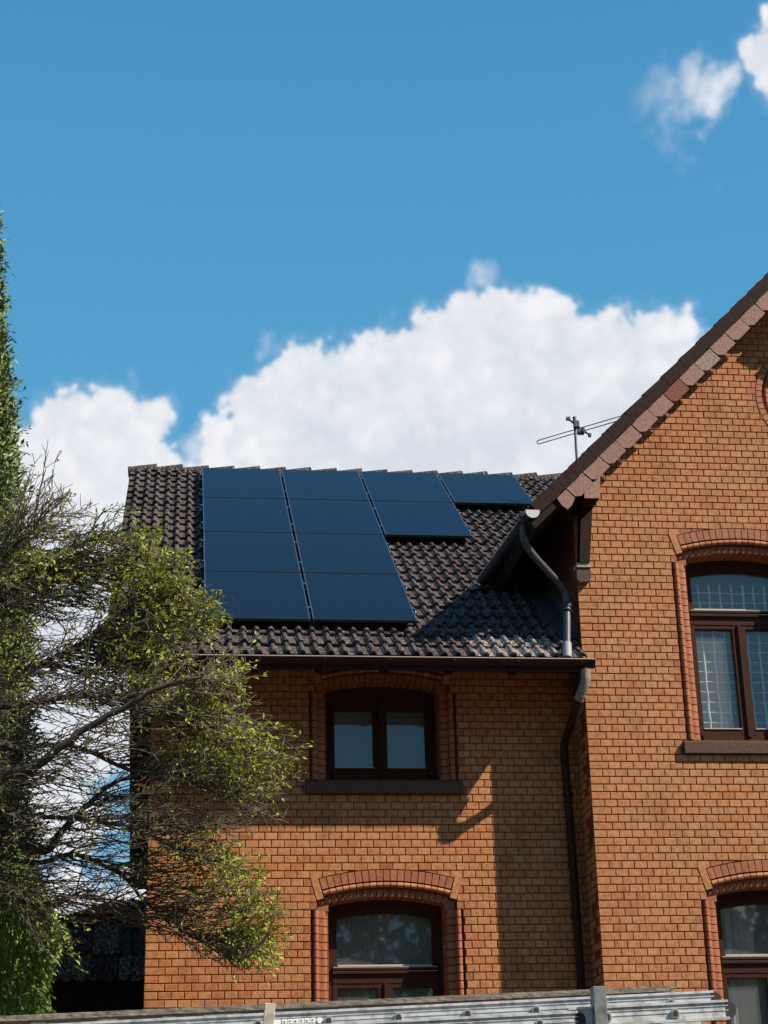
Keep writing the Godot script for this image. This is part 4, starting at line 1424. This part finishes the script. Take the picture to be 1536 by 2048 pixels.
func leaves(called: String, parent: Node, m: Mesh, places: Array) -> void:   # places: [position, direction, size, colour]
	var mm := MultiMesh.new()
	mm.transform_format = MultiMesh.TRANSFORM_3D
	mm.use_colors = true
	mm.mesh = m
	mm.instance_count = places.size()
	for i in places.size():
		var e: Array = places[i]
		var d: Vector3 = e[1].normalized()
		var want := (Vector3(0.45, 0.75, 0.45) + rand_dir() * 0.75).normalized()
		var s := want.cross(d).normalized()
		var up := d.cross(s).normalized()
		mm.set_instance_transform(i, Transform3D(Basis(s * e[2], up * e[2], d * e[2]), e[0]))
		mm.set_instance_color(i, e[3])
	var o := MultiMeshInstance3D.new()
	o.name = numbered(called)
	o.multimesh = mm
	o.set_meta("kind", "stuff")
	parent.add_child(o, true)


func V(x: float, y: float) -> Vector2:
	return Vector2(x, y)


func rand_dir() -> Vector3:
	return Vector3(rng.randfn(), rng.randfn(), rng.randfn()).normalized()


func spring_leaf() -> Color:
	var t := rng.randf()
	return Color(0.215, 0.275, 0.020).lerp(Color(0.350, 0.410, 0.045), t) if rng.randf() < 0.85 else Color(0.15, 0.13, 0.04)


func build_branching_tree() -> void:
	var o := thing("branching_tree", "sprawling tree with fine bare twigs and fresh green leaf tufts, left of the wing", "tree")
	var limbs := [
		[V(-6.35, 4.6), V(-5.94, 4.97), V(-5.69, 5.03), V(-5.44, 5.05), V(-5.23, 5.15), V(-4.96, 5.35), V(-4.62, 5.52), V(-4.29, 5.68), V(-3.98, 5.74)],
		[V(-6.40, 4.5), V(-5.92, 4.64), V(-5.67, 4.59), V(-5.41, 4.49), V(-5.28, 4.52), V(-5.17, 4.69), V(-5.05, 4.86), V(-4.82, 5.10), V(-4.59, 5.22), V(-4.28, 5.31)],
		[V(-6.40, 4.2), V(-5.90, 4.26), V(-5.65, 4.17), V(-5.47, 4.06), V(-5.22, 4.01), V(-5.02, 4.09), V(-4.80, 4.07), V(-4.68, 3.95)],
		[V(-6.35, 5.2), V(-5.98, 5.57), V(-5.73, 5.64), V(-5.30, 5.70), V(-5.00, 5.75), V(-4.69, 5.69), V(-4.42, 5.58), V(-4.07, 5.53)],
		[V(-6.30, 6.1), V(-6.05, 6.58), V(-5.79, 6.70), V(-5.54, 7.00), V(-5.28, 7.20), V(-4.97, 7.41)],
		[V(-6.30, 6.4), V(-6.06, 6.86), V(-5.81, 7.06), V(-5.56, 7.35), V(-5.39, 7.60), V(-5.21, 7.80)],
		[V(-6.30, 5.7), V(-6.01, 6.02), V(-5.75, 6.07), V(-5.41, 6.16), V(-5.11, 6.35), V(-4.76, 6.64), V(-4.46, 6.93)],
		[V(-6.35, 4.7), V(-5.94, 4.86), V(-5.68, 4.77), V(-5.17, 4.69), V(-4.70, 4.64), V(-4.27, 4.47), V(-3.88, 4.34)],
		[V(-6.40, 4.3), V(-5.91, 4.47), V(-5.40, 4.35), V(-5.03, 4.43), V(-4.64, 4.26), V(-4.38, 4.00), V(-4.04, 3.79), V(-3.70, 3.66)],
		[V(-6.35, 5.0), V(-5.97, 5.39), V(-5.62, 5.30), V(-5.15, 5.35), V(-4.58, 5.13), V(-4.06, 5.00), V(-3.71, 4.91)]]
	var girth := [0.062, 0.056, 0.040, 0.034, 0.030, 0.028, 0.030, 0.030, 0.030, 0.036]
	var tk := MB.new()
	var tp := smooth_path([Vector3(-6.75, -0.1, 2.0), Vector3(-6.70, 1.5, 2.0), Vector3(-6.55, 3.0, 2.05), Vector3(-6.42, 4.4, 2.0), Vector3(-6.36, 5.4, 1.95), Vector3(-6.32, 6.6, 2.0)])
	var tr := PackedFloat32Array()
	for i in tp.size():
		tr.append(lerpf(0.20, 0.05, float(i) / tp.size()))
	tk.tube(tp, tr, 12)
	put("trunk", tk.mesh(mats["bark"]), o)
	var samples := []
	for li in limbs.size():
		var path := []
		var z := 2.0
		var drift := rng.randf_range(-0.10, 0.10)
		for i in limbs[li].size():
			path.append(Vector3(limbs[li][i].x, limbs[li][i].y, z))
			z += drift + rng.randf_range(-0.05, 0.05)
		var sp := smooth_path(path, 5)
		var rr := PackedFloat32Array()
		for i in sp.size():
			sp[i] += Vector3(rng.randf_range(-0.012, 0.012), rng.randf_range(-0.012, 0.012), 0)
			rr.append(girth[li] * lerpf(1.0, 0.18, float(i) / sp.size()))
			samples.append(sp[i])
		var lm := MB.new()
		lm.tube(sp, rr, 8)
		put("limb", lm.mesh(mats["limb_bark"]), o)
	var outline := PackedVector2Array([V(-5.81, 7.15), V(-5.57, 7.65), V(-5.36, 7.95), V(-5.22, 7.83), V(-5.02, 7.56), V(-4.97, 7.36), V(-4.80, 7.17), V(-4.72, 7.42), V(-4.42, 7.33), V(-4.33, 7.16), V(-4.14, 7.09), V(-4.00, 6.82), V(-3.70, 6.65), V(-3.82, 6.42), V(-3.63, 6.14), V(-3.42, 6.07), V(-3.52, 5.67), V(-3.27, 5.54), V(-3.14, 5.13), V(-3.23, 4.78),
		V(-3.51, 4.58), V(-3.79, 4.47), V(-3.51, 4.41), V(-3.27, 4.08), V(-3.15, 3.70), V(-3.19, 3.58), V(-3.38, 3.47), V(-3.66, 3.62), V(-4.00, 3.75), V(-4.29, 3.90), V(-4.51, 4.05), V(-4.67, 3.94), V(-5.01, 4.01), V(-5.38, 3.88), V(-6.2, 3.88), V(-6.2, 7.15)])
	var tufts := [[-4.46, 7.15, 0.20], [-4.23, 6.89, 0.22], [-4.00, 6.56, 0.20], [-3.82, 6.51, 0.15], [-4.59, 6.74, 0.20], [-5.31, 6.92, 0.24], [-3.95, 5.81, 0.20], [-3.54, 6.00, 0.14], [-3.36, 5.36, 0.22], [-3.27, 5.11, 0.15], [-3.66, 5.16, 0.18],
		[-3.66, 4.23, 0.22], [-3.34, 3.96, 0.20], [-3.36, 3.60, 0.19], [-3.07, 5.26, 0.05], [-4.30, 6.27, 0.20], [-5.63, 6.21, 0.22], [-4.44, 6.08, 0.22], [-3.89, 5.49, 0.22], [-5.00, 3.67, 0.20]]
	var ends := []
	while ends.size() < 1080:
		var p := Vector2(rng.randf_range(-6.1, -3.0) - (0.8 if ends.size() > 430 and rng.randf() < 0.85 else 0.0), rng.randf_range(3.4, 8.0))
		if Geometry2D.is_point_in_polygon(p, outline):
			ends.append(Vector3(p.x, p.y, 2.0 + rng.randfn() * 0.45))
	for e in tufts:
		for i in int(6 + e[2] * 50):
			var a := rng.randf() * TAU
			var r: float = e[2] * sqrt(rng.randf())
			ends.append(Vector3(e[0] - 0.10 + r * cos(a), e[1] + r * sin(a), 2.0 + rng.randfn() * 0.30))
	for i in outline.size() - 2:
		for k in 6:
			var q := outline[i].lerp(outline[i + 1], k / 6.0)
			ends.append(Vector3(q.x - 0.16 + rng.randf_range(-0.06, 0.03), q.y + rng.randf_range(-0.06, 0.02), 2.0 + rng.randfn() * 0.3))
	var tw := MB.new()
	var places := []
	for e in ends:
		var best: Vector3 = samples[0]
		var score := 1e9
		for s in samples:
			var d: Vector3 = e - s
			var l := d.length()
			var bend := absf(d.y) / maxf(0.05, l)
			var sc := absf(l - 0.75) + bend * 0.9 + (2.0 if d.x < 0.08 else 0.0) + rng.randf() * 0.5
			if sc < score:
				score = sc
				best = s
		var side := Vector3(rng.randf_range(-0.05, 0.05), rng.randf_range(-0.09, 0.09), rng.randf_range(-0.15, 0.15))
		var l: float = best.distance_to(e)
		var pts := PackedVector3Array()
		var rad := PackedFloat32Array()
		var n := 7
		for i in n:
			var t := float(i) / (n - 1)
			var p: Vector3 = best.lerp(e, t) + side * (sin(t * PI) * l * 1.6)
			p += Vector3(rng.randf_range(-0.014, 0.014), rng.randf_range(-0.014, 0.014), rng.randf_range(-0.02, 0.02))
			pts.append(p)
			rad.append(lerpf(0.0078, 0.0028, t) * clampf(l, 0.6, 1.3))
		tw.tube(pts, rad, 4, false)
		var lush := 0.0
		for q in tufts:
			lush = maxf(lush, clampf(1.6 - Vector2(e.x - q[0], e.y - q[1]).length() / q[2], 0.0, 1.0))
		for i in range(2, n):
			for k in 2:
				var d := (pts[i] - pts[i - 1]).normalized()
				var out := (d + rand_dir() * 0.75).normalized()
				var ln := rng.randf_range(0.05, 0.17)
				var tip := pts[i] + out * ln
				tw.tube(PackedVector3Array([pts[i], pts[i] + out * ln * 0.5 + rand_dir() * 0.012, tip]), PackedFloat32Array([0.0040, 0.0034, 0.0024]), 3, false)
				var count := 1 if rng.randf() < 0.48 else 0
				if lush > 0.0:
					count = int(0.8 + lush * 5.0 * rng.randf())
				for j in count:
					var at := pts[i] + out * ln * rng.randf_range(0.2, 1.05)
					places.append([at, (out + rand_dir() * 0.9 + Vector3(0, 0.15, 0.2)), rng.randf_range(0.036, 0.062) * (0.75 + 0.40 * lush), spring_leaf()])
	put("twigs", tw.mesh(mats["bark"]), o).set_meta("kind", "stuff")
	leaves("leaves", o, leaf_mesh(mats["leaf_spring"]), places)


func build_column_tree() -> void:
	var o := thing("columnar_tree", "tall narrow leafy tree at the left edge, rising above the house roof", "tree")
	var tk := MB.new()
	tk.tube(PackedVector3Array([Vector3(-7.6, -0.1, -1.2), Vector3(-7.58, 4.0, -1.2), Vector3(-7.55, 9.0, -1.2), Vector3(-7.5, 14.0, -1.2)]), PackedFloat32Array([0.22, 0.17, 0.10, 0.03]), 10)
	put("trunk", tk.mesh(mats["bark"]), o)
	# half width of the crown by height
	var hs := [3.0, 3.5, 4.23, 4.99, 6.03, 7.12, 7.97, 8.84, 9.44, 10.11, 10.67, 11.31, 12.03, 13.2, 14.4]
	var ws := [2.15, 2.25, 2.28, 2.20, 2.10, 2.02, 1.92, 1.82, 1.72, 1.63, 1.54, 1.42, 1.34, 1.05, 0.35]
	var places := []
	var tw := MB.new()
	var shade := FastNoiseLite.new()
	shade.seed = 77
	shade.frequency = 1.1
	for i in 6400:
		var y := rng.randf_range(3.0, 14.2)
		var k := 0
		while k < hs.size() - 2 and hs[k + 1] < y:
			k += 1
		var w: float = lerpf(ws[k], ws[k + 1], clampf((y - hs[k]) / (hs[k + 1] - hs[k]), 0, 1)) - 0.10
		var a := rng.randf() * TAU
		if rng.randf() < 0.60:
			a = rng.randfn() * 0.55 - 0.05
		w *= 0.93 + 0.10 * shade.get_noise_2d(a * 2.0, y * 1.2) + rng.randf_range(-0.10, 0.04)
		var dir := Vector3(cos(a), 0, sin(a))
		var root := Vector3(-7.57, y - 0.25, -1.2) + dir * w * 0.55
		var tip := Vector3(-7.57, y + rng.randf_range(0.0, 0.22), -1.2) + dir * w
		tw.tube(PackedVector3Array([root, root.lerp(tip, 0.5) + rand_dir() * 0.04, tip]), PackedFloat32Array([0.014, 0.008, 0.004]), 3, false)
		for j in 17:
			var t := sqrt(rng.randf())
			var p := root.lerp(tip, t) + rand_dir() * 0.07
			var c := Color(0.085, 0.130, 0.026).lerp(Color(0.150, 0.215, 0.048), rng.randf())
			places.append([p, dir * 0.6 + rand_dir() * 0.8 + Vector3(0, 0.35, 0), rng.randf_range(0.060, 0.105), c])
	put("branches", tw.mesh(mats["bark"]), o).set_meta("kind", "stuff")
	leaves("leaves", o, leaf_mesh(mats["leaf_dark"], 0.42), places)


func build_bush() -> void:
	var o := thing("laurel_bush", "bright green bush with drooping leaves at the lower left corner", "bush")
	var st := MB.new()
	for i in 9:
		var a := TAU * i / 9.0
		st.tube(PackedVector3Array([Vector3(-5.95 + 0.1 * cos(a), 0, 0.6 + 0.1 * sin(a)), Vector3(-5.95 + 0.3 * cos(a), 2.0, 0.6 + 0.3 * sin(a)), Vector3(-5.95 + 0.42 * cos(a), 4.1, 0.6 + 0.42 * sin(a))]), PackedFloat32Array([0.035, 0.022, 0.008]), 6)
	put("stems", st.mesh(mats["bark"]), o).set_meta("kind", "stuff")
	var places := []
	for i in 11000:
		var y := 0.5 + 4.35 * sqrt(rng.randf())
		var top := clampf((4.85 - y) / 0.9, 0.0, 1.0)
		var w := 0.62 * (0.45 + 0.55 * top) + 0.07 * sin(y * 5.0) + (0.05 if y < 4.0 else 0.0)
		var a := rng.randf() * TAU
		var r := w * (1.0 - 0.45 * rng.randf() * rng.randf()) + rng.randf_range(-0.03, 0.05)
		var dir := Vector3(cos(a), 0, sin(a))
		var c := Color(0.100, 0.180, 0.020).lerp(Color(0.175, 0.280, 0.040), rng.randf())
		places.append([Vector3(-5.92, y, 0.6) + dir * r, dir * 0.55 + Vector3(0, -0.75, 0) + rand_dir() * 0.45, rng.randf_range(0.07, 0.115), c])
	leaves("leaves", o, leaf_mesh(mats["leaf_bush"], 0.38), places)


func build_garden_trees() -> void:   # across the street behind the camera; panes mirror the near ones, outer ones added to cut sky fill
	var spots := [[2.2, 38.0, 13.5, 4.4], [-4.8, 36.0, 11.5, 3.9], [10.5, 39.0, 11.0, 3.9], [-12.5, 38.0, 13.0, 4.3], [18.5, 40.0, 12.5, 4.3], [-20.5, 37.0, 12.0, 4.2], [27.0, 39.0, 13.0, 4.4], [-28.5, 39.0, 13.5, 4.5]]
	var words := ["tree opposite the house, mirrored in the middle of the wing's ground floor pane", "tree opposite the house, just left of the one in the wing's pane", "tree opposite the house, mirrored in the gable's ground floor pane", "added tree opposite the house, straight across from the columnar tree", "added tree opposite the house, farthest along but one on the gable side", "added tree opposite the house, second from the wing end of the row", "added tree opposite the house, last on the gable side of the row", "added tree opposite the house, last on the wing side of the row"]
	for i in spots.size():
		var s: Array = spots[i]
		var o := thing("garden_tree", words[i], "tree", Vector3(s[0], 0, s[1]), "trees opposite the house")
		var tk := MB.new()
		tk.tube(PackedVector3Array([Vector3(0, -0.1, 0), Vector3(0.1, s[2] * 0.4, 0), Vector3(0, s[2] * 0.85, 0)]), PackedFloat32Array([0.3, 0.2, 0.05]), 8)
		put("trunk", tk.mesh(mats["bark"]), o)
		var places := []
		for k in 3600:
			var d := rand_dir()
			var r: float = s[3] * (0.55 + 0.5 * rng.randf())
			var c := Color(0.045, 0.075, 0.016).lerp(Color(0.085, 0.125, 0.030), rng.randf())
			places.append([Vector3(0, s[2] * 0.62, 0) + Vector3(d.x * r, d.y * r * 1.15, d.z * r), d + rand_dir(), rng.randf_range(0.45, 0.75), c])
		leaves("leaves", o, leaf_mesh(mats["leaf_dark"], 0.6), places)


# ---------------------------------------------------------------- scene
func _ready() -> void:
	rng.seed = 20240
	var cam := Camera3D.new()
	cam.name = "camera"
	cam.position = Vector3(-4.149, 1.60, 17.204)
	cam.rotation_order = EULER_ORDER_YXZ
	cam.rotation_degrees = Vector3(21.388, -6.961, -1.396)
	cam.fov = 32.6246
	cam.near = 0.05
	cam.far = 600.0
	add_child(cam)
	cam.current = true
	var env := Environment.new()
	env.background_mode = Environment.BG_SKY
	var sky := Sky.new()
	sky.sky_material = make_sky()
	env.sky = sky
	env.tonemap_mode = Environment.TONE_MAPPER_LINEAR
	env.tonemap_exposure = 1.6
	env.ambient_light_source = Environment.AMBIENT_SOURCE_SKY
	env.sdfgi_enabled = true
	env.ssao_enabled = true
	env.ssil_enabled = true
	var we := WorldEnvironment.new()
	we.name = "environment"
	we.environment = env
	add_child(we)
	var sun := DirectionalLight3D.new()
	sun.name = "sun"
	sun.light_energy = 1.6
	sun.light_color = Color(1.0, 0.95, 0.87)
	sun.light_angular_distance = 0.5
	sun.shadow_enabled = true
	add_child(sun)
	sun.look_at_from_position(Vector3(1.84, 1.88, 1.0) * 20.0, Vector3.ZERO)
	make_materials()
	var gd := MB.new()
	gd.quad(Vector3(-300, 0, 300), Vector3(300, 0, 300), Vector3(300, 0, -300), Vector3(-300, 0, -300))
	var ground := put("ground", gd.mesh(mats["ground"]))
	ground.set_meta("kind", "structure")
	ground.set_meta("label", "ground sheet of lawn and yard round the house")
	build_house(cam)
	build_panels()
	build_antenna()
	build_outbuilding()
	build_column_tree()
	build_bush()
	build_branching_tree()
	build_garden_trees()
	build_foreground()
